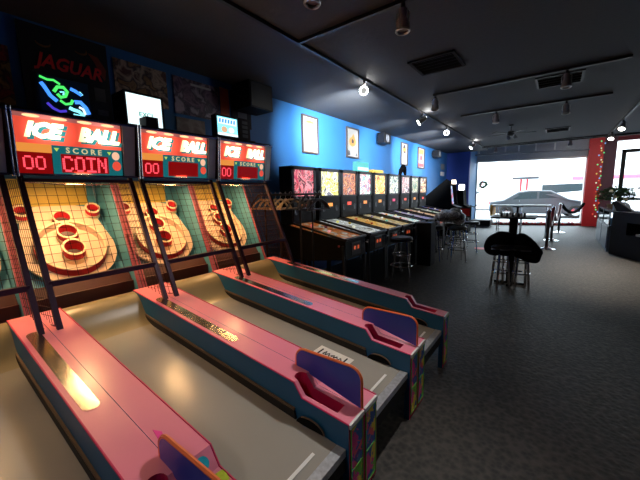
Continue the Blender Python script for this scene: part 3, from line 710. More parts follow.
# ================================================================ wall: framed posters, speakers
M['poster_sheet'] = P('poster_sheet', (.42, .40, .38), .6, var=.05)
def framed(label, y0, y1, z0, z1, art):
    yc = (y0+y1)/2; off = (WX+.015, yc, z0); r = thing('framed_poster', label, 'poster', off, group='framed posters on the blue wall')
    b = MB(off); fw = .028
    for (p, q) in (((y0, z0), (y0+fw, z1)), ((y1-fw, z0), (y1, z1)), ((y0+fw, z1-fw), (y1-fw, z1)), ((y0+fw, z0), (y1-fw, z0+fw))): b.box((WX+.001, p[0], p[1]), (WX+.035, q[0], q[1]))
    b.build('frame', P('dark_brown_frame', (.06, .045, .04), .4), r)
    sh = quad_on('sheet', off, WX+.002, [(y0+fw, z0+fw), (y1-fw, z0+fw), (y1-fw, z1-fw), (y0+fw, z1-fw)], M['poster_sheet'], r, .012)
    art(sh, off, y0+fw, z0+fw, y1-y0-2*fw, z1-z0-2*fw); return r
OR, BL, YE, DK, PK = P('print_orange', (.75, .30, .08), .6), P('print_blue', (.16, .18, .55), .6), P('print_yellow', (.85, .60, .05), .6), P('print_dark', (.05, .05, .06), .6), P('print_red', (.65, .08, .10), .6)
def blob(sh, off, y, z, w_, h_, pts, mt, k=0): quad_on('print', off, WX+.0145+.001*k, [(y+w_*a, z+h_*c) for a, c in pts], mt, sh, .0015)
def art1(sh, off, y, z, w_, h_):
    blob(sh, off, y, z, w_, h_, [(.12, .86), (.3, .83), (.72, .83), (.85, .86), (.72, .90), (.45, .92), (.25, .90)], YE)
    blob(sh, off, y, z, w_, h_, [(.36, .62), (.42, .62), (.46, .72), (.60, .70), (.66, .76), (.75, .72), (.74, .80), (.55, .82), (.38, .80)], BL)
    blob(sh, off, y, z, w_, h_, [(.1, .02), (.9, .02), (.9, .05), (.1, .05)], OR)
def art2(sh, off, y, z, w_, h_):
    blob(sh, off, y, z, w_, h_, [(.25, .42), (.5, .36), (.78, .44), (.85, .58), (.70, .70), (.58, .84), (.45, .72), (.25, .66), (.18, .54)], OR)
    blob(sh, off, y, z, w_, h_, [(.42, .50), (.60, .50), (.62, .60), (.5, .66), (.40, .60)], DK, 1)
    blob(sh, off, y, z, w_, h_, [(.08, .03), (.28, .05), (.24, .20), (.10, .22)], DK); blob(sh, off, y, z, w_, h_, [(.75, .03), (.94, .03), (.92, .16), (.80, .14)], DK)
def art3(sh, off, y, z, w_, h_):
    blob(sh, off, y, z, w_, h_, [(.30, .62), (.75, .60), (.80, .74), (.66, .90), (.45, .88), (.25, .76)], OR)
    blob(sh, off, y, z, w_, h_, [(.35, .56), (.72, .54), (.70, .64), (.38, .66)], DK, 1); blob(sh, off, y, z, w_, h_, [(.3, .78), (.7, .80), (.6, .95), (.4, .94)], DK, 1)
def art4(sh, off, y, z, w_, h_):
    blob(sh, off, y, z, w_, h_, [(.12, .70), (.88, .70), (.88, .95), (.12, .95)], OR); blob(sh, off, y, z, w_, h_, [(.25, .40), (.65, .38), (.75, .60), (.35, .64)], PK)
    blob(sh, off, y, z, w_, h_, [(.1, .04), (.9, .04), (.9, .22), (.1, .22)], PK)
framed('framed white poster with yellow arc heading and small blue figure, nearest on the wall', 4.43, 4.90, 2.23, 2.885, art1)
framed('framed white poster with round orange creature and black corner prints', 5.90, 6.42, 2.26, 2.895, art2)
framed('framed white poster with dark and orange figure near its top, right of first speaker', 8.86, 9.36, 2.27, 2.905, art3)
framed('framed white poster with orange and red blocks, farthest large frame', 10.26, 10.86, 2.25, 2.911, art4)
nt = thing('notice', 'small two-part paper notice on the blue wall beyond the second speaker', 'notice', (WX+.002, 13.1, 2.08))
for (a, c_) in ((2.33, 2.54), (2.08, 2.24)): MB((WX+.002, 13.1, 2.08)).box((WX+.001, 12.85, a), (WX+.008, 13.35, c_)).build('sheet', M['grey'] if a > 2.2 else M['paper'], nt)
def speaker(y, z, label):
    off = (WX, y, z); r = thing('wall_speaker', label, 'speaker', off, group='black speakers on the blue wall')
    b = MB(off); b.hull([(WX+.07, y-.20, z), (WX+.27, y-.24, z), (WX+.27, y+.14, z), (WX+.07, y+.10, z)], [(WX+.07, y-.20, z+.25), (WX+.27, y-.24, z+.25), (WX+.27, y+.14, z+.25), (WX+.07, y+.10, z+.25)]); b.build('cabinet', M['blackplastic'], r, bevel=.01)
    b = MB(off); b.box((WX+.001, y-.08, z+.08), (WX+.07, y-.02, z+.18)); b.build('bracket', M['darksteel'], r)
    b = MB(off); b.lathe([(.09, 0), (.085, .01), (.03, .004), (.0, .004)], 20, (WX+.27, y-.05, z+.12), Matrix.Rotation(pi/2, 4, 'Y')); b.build('cone', M['grey'], r)
speaker(7.45, 2.68, 'black wall speaker between the second and third framed posters')
speaker(11.8, 2.67, 'black wall speaker beyond the farthest framed poster')

# ================================================================ ceiling: tracks, heads, vents, fan
def rail_(name, label, a, b_, w_=.035):
    mb = MB(a); d = Vector(b_)-Vector(a)
    if abs(d.y) > abs(d.x): mb.box((a[0]-w_/2, a[1], H-.03), (a[0]+w_/2, b_[1], H-.001))
    else: mb.box((a[0], a[1]-w_/2, H-.03), (b_[0], a[1]+w_/2, H-.001))
    o = mb.build(name, M['blackplastic']); o.location = a; return tag(o, label, 'lighting track', 'ceiling lighting tracks')
rail_('lighting_track', 'long black lighting track running along the blue wall side', (-2.15, -2, H-.03), (-2.15, 12.5, H-.03))
rail_('lighting_track', 'black cross track nearest the camera, joining the long track', (-2.13, 2.60, H-.03), (2.0, 2.60, H-.03))
rail_('lighting_track', 'black cross track just before the nearer dark ceiling vent', (-1.65, 5.28, H-.03), (.60, 5.28, H-.03), .05)
rail_('lighting_track', 'shorter black cross track beyond the nearer dark ceiling vent', (-1.65, 7.08, H-.03), (.62, 7.08, H-.03), .05)
rail_('lighting_track', 'long black lighting track on the counter side of the room', (1.10, 4.0, H-.03), (1.10, 12.5, H-.03))
rail_('lighting_track', 'black cross track at the far end of the black ceiling', (-2.15, 12.5, H-.03), (1.15, 12.5, H-.03))
def head(label, x, y, aim, lit, cat='spotlight', group=None):
    zt_ = H-.03; off = (x, y, zt_)
    r = thing('track_spotlight', label, cat, off, group=group)
    c = Vector((x, y, zt_-.125)); d = (Vector(aim)-c).normalized()
    b = MB(off); b.lathe([(.018, 0), (.018, -.04)], 10, (x, y, zt_)); b.tube([(x, y, zt_-.03), (x, y, zt_-.05)], .008, 6)
    b.build('stem', M['darksteel'], r)
    b = MB(off); b.tube([(x-.05, y, zt_-.145), (x-.05, y, zt_-.07), (x-.02, y, zt_-.05), (x+.02, y, zt_-.05), (x+.05, y, zt_-.07), (x+.05, y, zt_-.145)], .006, 5); b.build('yoke', M['steel'], r)
    q = d.to_track_quat('Z', 'Y').to_matrix().to_4x4()
    b = MB(off); b.lathe([(.02, -.09), (.034, -.085), (.036, -.02), (.052, .03), (.056, .075), (.050, .078), (.046, .035), (.02, 0)], 18, c, q)
    b.build('lamp_housing', M['lampglass'] if not lit else M['steel'], r, smooth=True)
    b = MB(off); b.lathe([(.046, .050), (.046, .062), (.03, .070), (.0, .072)], 18, c, q)
    b.build('lamp_lens', (M['glow_dim'] if lit == 2 else M['glow_warm']) if lit else P('dull_lens', (.25, .20, .20), .3), r, smooth=True)
    b = MB(off); b.tube([tuple(c+q.to_3x3() @ Vector((.050*cos(2*pi*k/20), .050*sin(2*pi*k/20), .078))) for k in range(20)], .010, 6, closed=True); b.build('lamp_rim', M['glow_cool'] if lit == 2 else (M['glow_warm'] if lit else M['steel']), r)
    if lit == 2:   # light spilling out behind the reflector onto the ceiling
        l = bpy.data.lights.new('lamp_spill', 'POINT'); l.energy = 3.5; l.color = (.95, .93, .88); l.shadow_soft_size = .02
        lo = bpy.data.objects.new('lamp_spill', l); COL.objects.link(lo); lo.location = c-d*.11+Vector((0, 0, .02))
    return r
GL = 'lit track heads beside the blue wall'; GR = 'lit track heads above the counter'; GU = 'unlit track heads on the ceiling'
head('lit round track head nearest on the blue wall side, its ring facing the camera', -2.15, 3.95, (-.6, 0.3, 1.9), 2, group=GL)
head('lit track head seen from the side, second along the blue wall side', -2.15, 6.25, (-3.6, 5.7, 1.9), 2, group=GL)
head('lit round track head third along the blue wall side', -2.15, 7.95, (-1.2, 2.5, 1.9), 2, group=GL)
head('lit track head at the far corner of the long track by the window', -2.15, 10.85, (-3.2, 10.3, 1.8), 2, group=GL)
head('unlit glass track head at the top edge of the photo, right of centre', -1.07, 2.60, (-1.0, 2.5, 0), 0, group=GU)
head('unlit track head cut off by the top edge, left of the other one', -1.40, 1.86, (-1.5, 1.6, 0), 0, group=GU)
head('unlit glass track head at the left end of the longer cross track', -1.62, 5.28, (-1.5, 5.0, 0), 0, group=GU)
head('unlit reddish track head hanging in front of the nearer dark vent', .01, 5.28, (.05, 5.0, 0), 0, group=GU)
head('unlit track head at the middle of the shorter cross track', .04, 7.08, (0.1, 6.8, 0), 0, group=GU)
head('unlit small track head on the left part of the shorter cross track', -1.02, 7.08, (-1.0, 6.9, 0), 0, group=GU)
head('lit warm track head nearest above the counter, at the right edge', 1.10, 7.45, (.6, 6.6, 0), 1, group=GR)
head('lit warm track head second above the counter', 1.10, 9.95, (.3, 8.4, 0), 1, group=GR)
head('lit warm track head farthest above the counter, before the red column', 1.10, 11.75, (.5, 10.0, 0), 1, group=GR)
head('unlit small track head at the left of the far cross track', -1.75, 12.5, (-1.8, 12, 0), 0, group=GU)
head('unlit small track head near the right of the far cross track', .25, 12.5, (.2, 12, 0), 0, group=GU)
def vent(label, x0, x1, y0, y1, slats, mt):
    off = ((x0+x1)/2, (y0+y1)/2, H-.02); r = thing('ceiling_vent', label, 'vent', off)
    b = MB(off); fw = .03
    for (p, q) in (((x0, y0), (x1, y0+fw)), ((x0, y1-fw), (x1, y1)), ((x0, y0), (x0+fw, y1)), ((x1-fw, y0), (x1, y1))): b.box((p[0], p[1], H-.018), (q[0], q[1], H-.001))
    b.build('frame', mt, r)
    b = MB(off); b.box((x0+fw, y0+fw, H-.004), (x1-fw, y1-fw, H-.001)); b.build('backing', M['blackmatte'], r)
    for k in range(slats):
        y = y0+fw+(y1-y0-2*fw)*(k+.5)/slats; b = MB(off); b.prism([(y-.02, H-.016), (y+.015, H-.004), (y+.02, H-.006), (y-.015, H-.018)], 0, x0+fw, x1-fw); b.build('slat', mt, r)
DG = P('dark_grey_metal', (.03, .031, .034), .85, spec=.2)
vent('square black slatted ceiling vent nearest the camera', -1.50, -.98, 3.80, 4.32, 5, DG)
vent('wide black ceiling vent behind the reddish unlit track head', -.34, .20, 5.46, 6.02, 4, M['blackplastic'])
vent('narrow black ceiling vent slot near the far end', -.33, .18, 10.1, 10.75, 3, M['blackplastic'])
fan = thing('ceiling_fan', 'black ceiling fan with several blades between the track and the window', 'fan', (-.95, 8.9, H))
off = (-.95, 8.9, H)
b = MB(off); b.lathe([(.05, 0), (.05, -.03), (.012, -.035), (.012, -.14), (.07, -.15), (.08, -.22), (.04, -.26)], 14, off); b.build('motor', M['blackplastic'], fan, smooth=True)
for k in range(5):
    a = 2*pi*k/5+.3; b = MB(off); ca, sa = cos(a), sin(a)
    def fp(r_, w_, dz): return (off[0]+r_*ca-w_*sa, off[1]+r_*sa+w_*ca, H-.20+dz)
    b.hull([fp(.08, -.03, 0), fp(.5, -.06, -.012), fp(.5, .06, .012), fp(.08, .03, 0)], [fp(.08, -.03, .008), fp(.5, -.06, -.004), fp(.5, .06, .02), fp(.08, .03, .008)]); b.build('blade', M['blackplastic'], fan)
for k in range(3):
    a = 2*pi*k/3; b = MB(off); b.lathe([(.02, 0), (.04, -.05), (.03, -.08)], 10, (off[0]+.09*cos(a), off[1]+.09*sin(a), H-.25)); b.build('lamp_shade', M['grey'], fan)

# ================================================================ pinball machines
def make_pinball(i, yc, label, pal, pfpal, side, seed, w_=.60, power=1.3, topper=None):
    cx = -2.93; r = thing('pinball_machine', label, 'pinball machine', (cx, yc, 0), group='pinball machines along the blue wall'); off = (cx, 0, 0)
    def mb(): return MB(off)
    hw = .285; front, back = -2.28, -3.52
    prof = [(front, .58), (front, .84), (back, 1.06), (back, .50), (-2.95, .50)]
    b = mb(); b.prism(prof, 1, -hw, hw); b.build('cabinet', [M['black'], side], r, paint=lambda fc: 1 if abs(fc.normal.y) > .6 else 0)
    b = mb(); z0, z1 = .842, 1.05
    b.hull([(front-.06, -hw+.02, z0+.012), (front-.06, hw-.02, z0+.012), (-3.28, hw-.02, 1.02), (-3.28, -hw+.02, 1.02)], [(front-.06, -hw+.02, z0+.020), (front-.06, hw-.02, z0+.020), (-3.28, hw-.02, 1.03), (-3.28, -hw+.02, 1.03)])
    pf = b.build('playfield', ART('playfield_art_reflection_%d' % i, [(.01, .01, .01)]+pfpal+[(.02, .02, .02)], 5, power*.6, seed+20, 1.4), r)  # glowing art; its bright blobs are painted stand-ins for backglass reflections
    for k, (u, v) in enumerate(((.25, -.10), (.45, .08), (.62, -.06))):
        x = front-.06-(.94*u+.1); b = mb(); b.lathe([(.022, 0), (.022, .02), (.030, .022), (.02, .03)], 12, (x, v, .87+.18*(u+.08))); b.build('bumper', E('bumper_glow_%d_%d' % (i, k), pal[(k+2) % len(pal)], .8), pf)
    for s_ in (-1, 1):
        b = mb(); y = s_*(hw-.012); b.hull([(front, y-.014, .842), (front, y+.014, .842), (-3.28, y+.014, 1.052), (-3.28, y-.014, 1.052)], [(front, y-.014, .872), (front, y+.014, .872), (-3.28, y+.014, 1.082), (-3.28, y-.014, 1.082)])
        b.build('side_rail', M['darksteel'], r)
    b = mb(); b.tube([(front+.005, -hw, .862), (front+.005, hw, .862)], .022, 8); b.build('lockbar', M['darksteel'], r, smooth=True)
    cd_ = mb(); cd_.box((front, -.13, .62), (front+.012, .13, .80)); cdo = cd_.build('coin_door', M['darksteel'], r, bevel=.003)
    for v in (-.05, .05):
        b = mb(); b.box((front+.012, v-.016, .70), (front+.02, v+.016, .75)); b.build('coin_button', E('coin_glow_%d' % i, (1, .15, .05), .5), cdo)
    b = mb(); b.lathe([(.012, 0), (.012, .06), (.018, .06), (.018, .075)], 10, (front, .22, .78), Matrix.Rotation(pi/2, 4, 'Y')); b.build('plunger', M['chrome'], r)
    b = mb(); b.lathe([(.016, 0), (.016, .012)], 10, (front-.10, -hw, .77), Matrix.Rotation(pi/2, 4, 'X')); b.build('flipper_button', PK, r)
    for sx in (front-.03, back+.05):
        for s_ in (-1, 1):
            b = mb(); b.bar((sx, s_*(hw+.006), .78 if sx > -3 else .8), (sx+(.03 if sx > -3 else -.03), s_*(hw+.006), .03), .034); b.lathe([(.03, 0), (.03, .02), (.01, .04)], 10, (sx+(.03 if sx > -3 else -.03), s_*(hw+.006), 0)); b.build('leg', M['darksteel'], r)
    hb_ = w_/2; xb = -3.22
    b = mb(); b.box((xb-.24, -hb_, 1.05), (xb, hb_, 1.93)); bb = b.build('backbox', M['black'], r, bevel=.004)
    b = mb(); b.box((xb, -hb_+.055, 1.47), (xb+.006, hb_-.055, 1.875)); b.build('backglass', ART('backglass_art_%d' % i, [tuple(v*.25 for v in pal[0])]+pal+[tuple(v*.2 for v in pal[-2]), (.01, .01, .02)], 3.6, power*1.1, seed, 1.6, 'flat'), bb)
    b = mb()
    for (p, q) in (((-hb_, 1.44), (-hb_+.055, 1.93)), ((hb_-.055, 1.44), (hb_, 1.93)), ((-hb_, 1.875), (hb_, 1.93)), ((-hb_, 1.44), (hb_, 1.47))): b.box((xb, p[0], p[1]), (xb+.02, q[0], q[1]))
    b.build('backglass_frame', M['blackplastic'], bb)
    b = mb(); b.box((xb, -hb_+.03, 1.10), (xb+.008, hb_-.03, 1.44)); b.build('speaker_panel', M['black'], bb)
    b = mb(); b.box((xb+.008, -.07, 1.275), (xb+.012, .07, 1.335)); b.build('score_display', E('score_glow_%d' % i, [(1, .08, .02), (1, .35, .04), (1, .06, .02), (1, .30, .03), (1, .35, .03), (.9, .03, .15)][i % 6], 1.3), bb)
    for v in (-.2, .2):
        b = mb(); b.lathe([(.055, .0), (.055, .008), (.02, .004)], 14, (xb+.008, v, 1.24), Matrix.Rotation(pi/2, 4, 'Y')); b.build('speaker_grille', M['darksteel'], bb)
    if topper: topper(r, off)
    return r
def topper_teal(r, off):
    b = MB(off); b.box((-3.36, -.25, 1.93), (-3.26, .25, 2.13)); t = b.build('topper', E('topper_teal', (.08, .75, .72), .9), r)
    b = MB(off); b.box((-3.26, -.22, 1.96), (-3.254, .22, 2.02)); b.build('topper_band', M['screen_white'], t)
def topper_yellow(r, off):
    b = MB(off); b.box((-3.36, -.26, 1.93), (-3.26, .26, 2.0)); b.build('topper', P('mustard_topper', (.45, .28, .04), .5), r)
def topper_figure(r, off):
    b = MB(off); b.tube([(-3.3, -.18, 1.93), (-3.3, -.12, 2.05), (-3.28, .0, 2.12), (-3.3, .12, 2.08), (-3.3, .2, 1.95)], [.04, .06, .08, .06, .03], 8); b.ball((-3.26, -.05, 2.15), .06); b.tube([(-3.3, .1, 2.1), (-3.3, .25, 2.14)], [.03, .01], 6)
    b.build('topper', M['darkcloth'], r, smooth=True)
PR = [(.9, .08, .12), (.55, .03, .10), (.9, .35, .35), (.08, .01, .02), (.95, .18, .22), (.9, .4, .45)]
PY = [(.08, .05, .01), (.95, .85, .10), (1, 1, .75), (.35, .25, .02), (.95, .9, .2), (1, 1, .85), (.15, .15, .2)]
POr = [(.10, .02, .02), (.75, .20, .05), (.35, .05, .02), (.9, .45, .15), (.6, .12, .05), (.25, .08, .12), (.9, .6, .4)]
PW = [(.10, .45, .5), (.85, .95, .95), (.2, .6, .45), (1, 1, .95), (.25, .2, .35), (.8, .3, .3), (.9, 1, 1)]
PO2 = [(.9, .30, .02), (1, .75, .15), (.35, .08, .01), (1, .9, .45), (.85, .35, .03), (1, .6, .1)]
PC = [(.25, .45, .38), (.85, .9, .75), (.1, .2, .2), (.9, .95, .85), (.5, .55, .35), (.85, .85, .8)]
PP = [(.25, .08, .12), (.9, .7, .65), (.1, .04, .08), (.95, .85, .85), (.6, .25, .25), (1, .9, .85)]
PG = [(.05, .05, .05), (.8, .75, .5), (.15, .3, .2), (.9, .85, .7), (.1, .1, .05)]
PT = [(.35, .10, .03), (.95, .75, .45), (.75, .35, .12), (1, .9, .7), (.4, .15, .05)]
SIDE_B = P('cabinet_side_black', (.006, .005, .005), .5, spec=.15)
SIDE_F = ART('cabinet_side_flame', [(.03, .01, .01), (.35, .05, .01), (.10, .02, .01), (.55, .16, .02), (.02, .01, .01), (.5, .4, .3)], 7, 0, 3, 1.5)
mk = make_pinball
mk(0, 3.92, 'pinball machine with magenta and red backglass, nearest to the hanger rack', PR, [(.05, .01, .01), (.55, .12, .02), (.10, .02, .01), (.7, .25, .05), (.02, .01, .01), (.75, .75, .65)], SIDE_B, 1, .60, 1.0)
mk(1, 4.64, 'pinball machine with yellow and white backglass, second from the rack', PY, [(.3, .35, .4), (.75, .8, .8), (.08, .1, .1), (.6, .65, .6)], SIDE_B, 2, .64, 1.5)
mk(2, 5.29, 'pinball machine with brownish red figure backglass, third from the rack', POr, PO2, SIDE_B, 3, .58, 1.0)
mk(3, 5.93, 'pinball machine with pale white backglass under a teal topper', PW, [(.5, .25, .05), (.8, .6, .2), (.1, .05, .02), (.8, .75, .5)], SIDE_B, 4, .58, 1.4, topper_teal)
mk(4, 6.63, 'pinball machine with bright orange backglass under a low mustard topper', PO2, PW, SIDE_B, 5, .62, 1.5, topper_yellow)
mk(5, 7.40, 'pinball machine with pale green and cream backglass, sixth in the row', PC, [(.1, .1, .5), (.5, .5, .9), (.05, .05, .2), (.8, .7, .9)], SIDE_B, 6, .64, 1.1)
mk(6, 8.15, 'pinball machine with pinkish white backglass under a dark figure topper', PP, PT, SIDE_B, 7, .62, 1.1, topper_figure)
mk(7, 8.84, 'pinball machine with narrow dark yellow backglass, eighth in the row', PG, PC, SIDE_B, 8, .58, 1.0)
mk(8, 9.54, 'pinball machine with tan and orange backglass, farthest in the row', PT, [(.05, .05, .3), (.2, .2, .8), (.02, .02, .1), (.5, .5, .7)], SIDE_B, 9, .62, 1.2)

# ================================================================ coat rack
rk = thing('garment_rack', 'dark metal garment rack with empty hangers behind the last ball lane', 'clothes rack', (-2.95, 3.21, 0)); off = (-2.95, 3.21, 0)
b = MB(off); b.tube([(-3.5, 3.21, 1.50), (-2.36, 3.21, 1.50)], .013, 8); b.build('hanging_rail', M['darksteel'], rk, smooth=True)
for x in (-3.5, -2.60):
    for y in (3.08, 3.33):
        b = MB(off); b.tube([(x, y, .12), (x, y, 1.38), (x, 3.21, 1.50)], .012, 8); b.build('upright', M['darksteel'], rk, smooth=True)
    b = MB(off); b.tube([(x, 3.0, .1), (x, 3.41, .1)], .014, 8); b.build('foot_bar', M['darksteel'], rk)
    for y in (3.0, 3.41):
        b = MB(off); b.lathe([(.03, 0), (.035, .03), (.03, .09), (.01, .1)], 10, (x, y, 0)); b.build('caster', M['rubber'], rk)
b = MB(off); b.tube([(-3.5, 3.21, .1), (-2.6, 3.21, .1)], .012, 8); b.build('base_bar', M['darksteel'], rk)
b = MB(off); b.tube([(-3.5, 3.21, .35), (-2.6, 3.21, .35)], .010, 8); b.build('lower_bar', M['darksteel'], rk)
def hanger(mt, nm):
    r = MB(); hook = [(0, -.012+.024*0, .0)]
    hk = [(0, .020*cos(radians(a)), .002+.020*sin(radians(a))) for a in range(-20, 200, 22)]
    r.tube([(0, 0, -.075), (0, 0, -.05), (0, .018, -.02)]+hk, .003, 5)
    o = thing('coat_hanger', 'x', 'hanger'); r.build('hook', M['steel'], o)
    b = MB(); b.tube([(0, -.21, -.205), (0, -.13, -.130), (0, -.03, -.082), (0, .03, -.082), (0, .13, -.130), (0, .21, -.205)], .014, 8); b.build('shoulder_bar', mt, o, smooth=True)
    b = MB(); b.tube([(0, -.205, -.205), (0, .205, -.205)], .011, 8); b.build('lower_bar', mt, o, smooth=True)
    return o
ht = hanger(M['tan'], 'tan'); hg = hanger(M['greyhanger'], 'grey')
rr = random.Random(5); ORD = ['first', 'second', 'third', 'fourth', 'fifth', 'sixth', 'seventh', 'eighth', 'ninth']
ft = fg = True
for k in range(7):
    x = -3.44+.095*k; rz = (rr.random()-.5)*.9
    if ft: o = ht; ft = False; o.location = (x, 3.21, 1.515); o.rotation_euler = (0, 0, rz); o['group'] = 'tan hangers on the rack'; o['label'] = 'tan wooden coat hanger, first from the wall end of the garment rack'
    else: o = dup(ht, (x, 3.21, 1.515), rz, 'tan wooden coat hanger, %s from the wall end of the garment rack' % ORD[k], 'tan hangers on the rack')
for k in range(6):
    x = -2.76+.075*k; rz = (rr.random()-.5)*1.1
    if fg: o = hg; fg = False; o.location = (x, 3.21, 1.515); o.rotation_euler = (0, 0, rz); o['group'] = 'grey hangers on the rack'; o['label'] = 'dark grey plastic coat hanger, first of the grey ones after the tan hangers'
    else: o = dup(hg, (x, 3.21, 1.515), rz, 'dark grey plastic coat hanger, %s of the grey ones after the tan hangers' % ORD[k], 'grey hangers on the rack')

# ================================================================ stools
def make_stool(label, loc, rz=0, h=.74, r0=.15, r1=.21, group=None, backrest=None):
    s = thing('bar_stool', label, 'bar stool', loc, rz, group)
    b = MB(); b.lathe([(.165, h-.05), (.18, h-.04), (.185, h-.01), (.16, h+.015), (.05, h+.025)], 24); b.build('seat', M['blackplastic'], s, smooth=True)
    b = MB(); b.lathe([(.168, h-.062), (.184, h-.058), (.184, h-.045), (.168, h-.045)], 24); b.build('seat_band', M['chrome'], s, smooth=True)
    for k in range(4):
        a = pi/4+k*pi/2; b = MB(); b.tube([(r0*.8*cos(a), r0*.8*sin(a), h-.05), (r0*cos(a), r0*sin(a), h*.6), (r1*cos(a), r1*sin(a), .015)], .011 if r1 > .2 else .017, 8); b.lathe([(.016, 0), (.016, .02)], 8, (r1*cos(a), r1*sin(a), 0)); b.build('leg', M['chrome'], s, smooth=True)
    for (hh, rr_) in ((h*.36, r0+(r1-r0)*.45), (h*.62, r0*.98)):
        b = MB(); b.tube([(rr_*cos(2*pi*k/20), rr_*sin(2*pi*k/20), hh) for k in range(20)], .010, 8, closed=True); b.build('foot_ring', M['chrome'], s, smooth=True)
    if backrest:
        for sy in (-1, 1):
            b = MB(); b.tube([(-.15, sy*.13, h-.04), (-.20, sy*.14, h+.05), (-.21, sy*.14, h+.14)], .010, 8); b.build('back_post', M['chrome'], s)
        b = MB(); b.box((-.235, -.19, h+.02), (-.20, .19, h+.28)); bk = b.build('backrest', M['blackplastic'], s, bevel=.012)
        b = MB(); b.box((-.245, -.15, h+.05), (-.234, .15, h+.24)); b.build('back_pad', backrest, bk, bevel=.01)
    return s
GS = 'chrome bar stools by the pinball machines'
make_stool('chrome bar stool with black seat, nearest in front of the pinball row', (-2.03, 5.02, 0), .3, group=GS)
make_stool('chrome bar stool with black seat next to the black pedestal box', (-1.62, 7.05, 0), .5, group=GS)
make_stool('chrome bar stool half hidden left behind the second one', (-2.05, 6.90, 0), .1, group=GS)
make_stool('chrome bar stool with black seat in shadow beside the last pinball machine', (-1.60, 8.3, 0), .2, group=GS)
make_stool('bar stool with a red padded back in black frame, by the window bench', (-1.96, 8.85, 0), radians(115), .80, group=GS, backrest=E('lit_red_pad', (1, .03, .02), .0) and P('bright_red_vinyl', (.75, .03, .03), .4))
make_stool('chrome bar stool with black seat right behind the second one', (-1.85, 7.65, 0), .9, group=GS)
# crumpled grey jacket lying over the stools
rj = random.Random(3); b = MB((-2.0, 7.5, .76))
for k in range(14): b.ball((-2.05+.42*rj.random(), 7.0+.65*rj.random(), .86+.16*rj.random()), .10+.05*rj.random(), (1, 1, .8), 10, 6, .25, rj)
o = b.build('jacket', ART('grey_jacket_cloth', [(.03, .03, .035), (.30, .31, .34), (.08, .08, .09), (.5, .5, .53)], 8), smooth=True); o.location = (-2.0, 7.5, .76); tag(o, 'crumpled grey jacket heaped on the stools beyond the pinball row', 'jacket')
# black pedestal box beside stools
bx = thing('storage_cabinet', 'tall plain black cabinet box standing at the end of the pinball fronts', 'cabinet', (-2.12, 6.55, 0))
MB((-2.12, 6.55, 0)).box((-2.22, 6.30, 0), (-1.94, 6.60, .86)).build('body', M['black'], bx, bevel=.008)
MB((-2.12, 6.55, 0)).box((-2.21, 6.31, .862), (-1.95, 6.59, .875)).build('lid', M['blackplastic'], bx)

# bar table, black coats on two stools
bt = thing('bar_table', 'high black pedestal table with square top in the open carpet', 'table', (-.50, 5.78, 0)); off = (-.50, 5.78, 0)
MB(off).box((-.79, 5.50, 1.06), (-.21, 6.06, 1.085)).build('table_top', M['black'], bt, bevel=.004)
b = MB(off); b.box((-.555, 5.72, .03), (-.445, 5.84, 1.06)); b.build('column', M['black'], bt, bevel=.004)
b = MB(off); b.box((-.72, 5.75, .0), (-.28, 5.81, .035)); b.box((-.53, 5.56, .0), (-.47, 6.0, .035)); b.build('base', M['black'], bt)
st = thing('menu_stand', 'small black T shaped stand on the high black table', 'stand', (-.46, 5.80, 1.085)); off2 = (-.46, 5.80, 1.085)
MB(off2).box((-.475, 5.785, 1.09), (-.445, 5.815, 1.225)).build('post', M['black'], st); MB(off2).box((-.53, 5.76, 1.225), (-.39, 5.84, 1.24)).build('top_plate', M['black'], st); MB(off2).lathe([(.06, 1.086), (.06, 1.094), (.02, 1.10)], 14, (-.46, 5.80, 0)).build('foot', M['black'], st)
for k in range(9):
    x = -.66+.038*k; b = MB((x, 5.66, 1.086)); b.lathe([(.015, 1.086), (.017, 1.10), (.017, 1.135), (.012, 1.145)], 10, (x, 5.66, 0)); 
    o = b.build('condiment_jar', M['white'] if k % 2 else M['blackplastic']); o.location = (x, 5.66, 1.086); tag(o, 'little %s jar, %s from the left in the row on the high black table' % ('white' if k % 2 else 'black', ORD[k]), 'jar', 'white jars on the high table' if k % 2 else 'black jars on the high table')
GB = 'chrome stools under the black coats'
make_stool('chrome stool under the black coat, left of the table column', (-.61, 5.50, 0), .6, .66, .10, .13, GB)
make_stool('chrome stool under the black coat, right of the table column', (-.345, 5.56, 0), .3, .66, .10, .13, GB)
def coat(name, label, ol, y0, y1, loc):
    # soft hanging cloth volume with an irregular outline
    rc = random.Random(len(ol)); b = MB(loc); n = 5; rings = []
    cx = sum(p[0] for p in ol)/len(ol); cz = sum(p[1] for p in ol)/len(ol)
    for i in range(n+1):
        t = i/n; s_ = (.80+.22*sin(pi*t)**.5) if 0 < t < 1 else .80
        rings.append([b.v((cx+(p[0]-cx)*s_*(1+.05*(rc.random()-.5)), y0+(y1-y0)*t+.03*(rc.random()-.5), cz+(p[1]-cz)*s_*(1+.05*(rc.random()-.5)))) for p in ol])
    for A_, B_ in zip(rings, rings[1:]):
        for k in range(len(ol)): b.f([A_[k], A_[(k+1) % len(ol)], B_[(k+1) % len(ol)], B_[k]])
    b.f(rings[0]); b.f(rings[-1][::-1])
    o = b.build(name, M['darkcloth'], smooth=True); o.location = loc
    sb = o.modifiers.new('s', 'SUBSURF'); sb.levels = 1; sb.render_levels = 2
    return tag(o, label, 'coat')
COAT1 = [(-.826, .525), (-.845, .60), (-.834, .696), (-.797, .776), (-.731, .811), (-.667, .867), (-.563, .858), (-.473, .841), (-.455, .73), (-.46, .50), (-.55, .49), (-.627, .50), (-.649, .49), (-.742, .476)]
COAT2 = [(-.455, .80), (-.38, .853), (-.305, .829), (-.204, .748), (-.126, .639), (-.075, .585), (-.11, .523), (-.115, .42), (-.207, .405), (-.306, .434), (-.352, .47), (-.45, .47), (-.47, .70)]
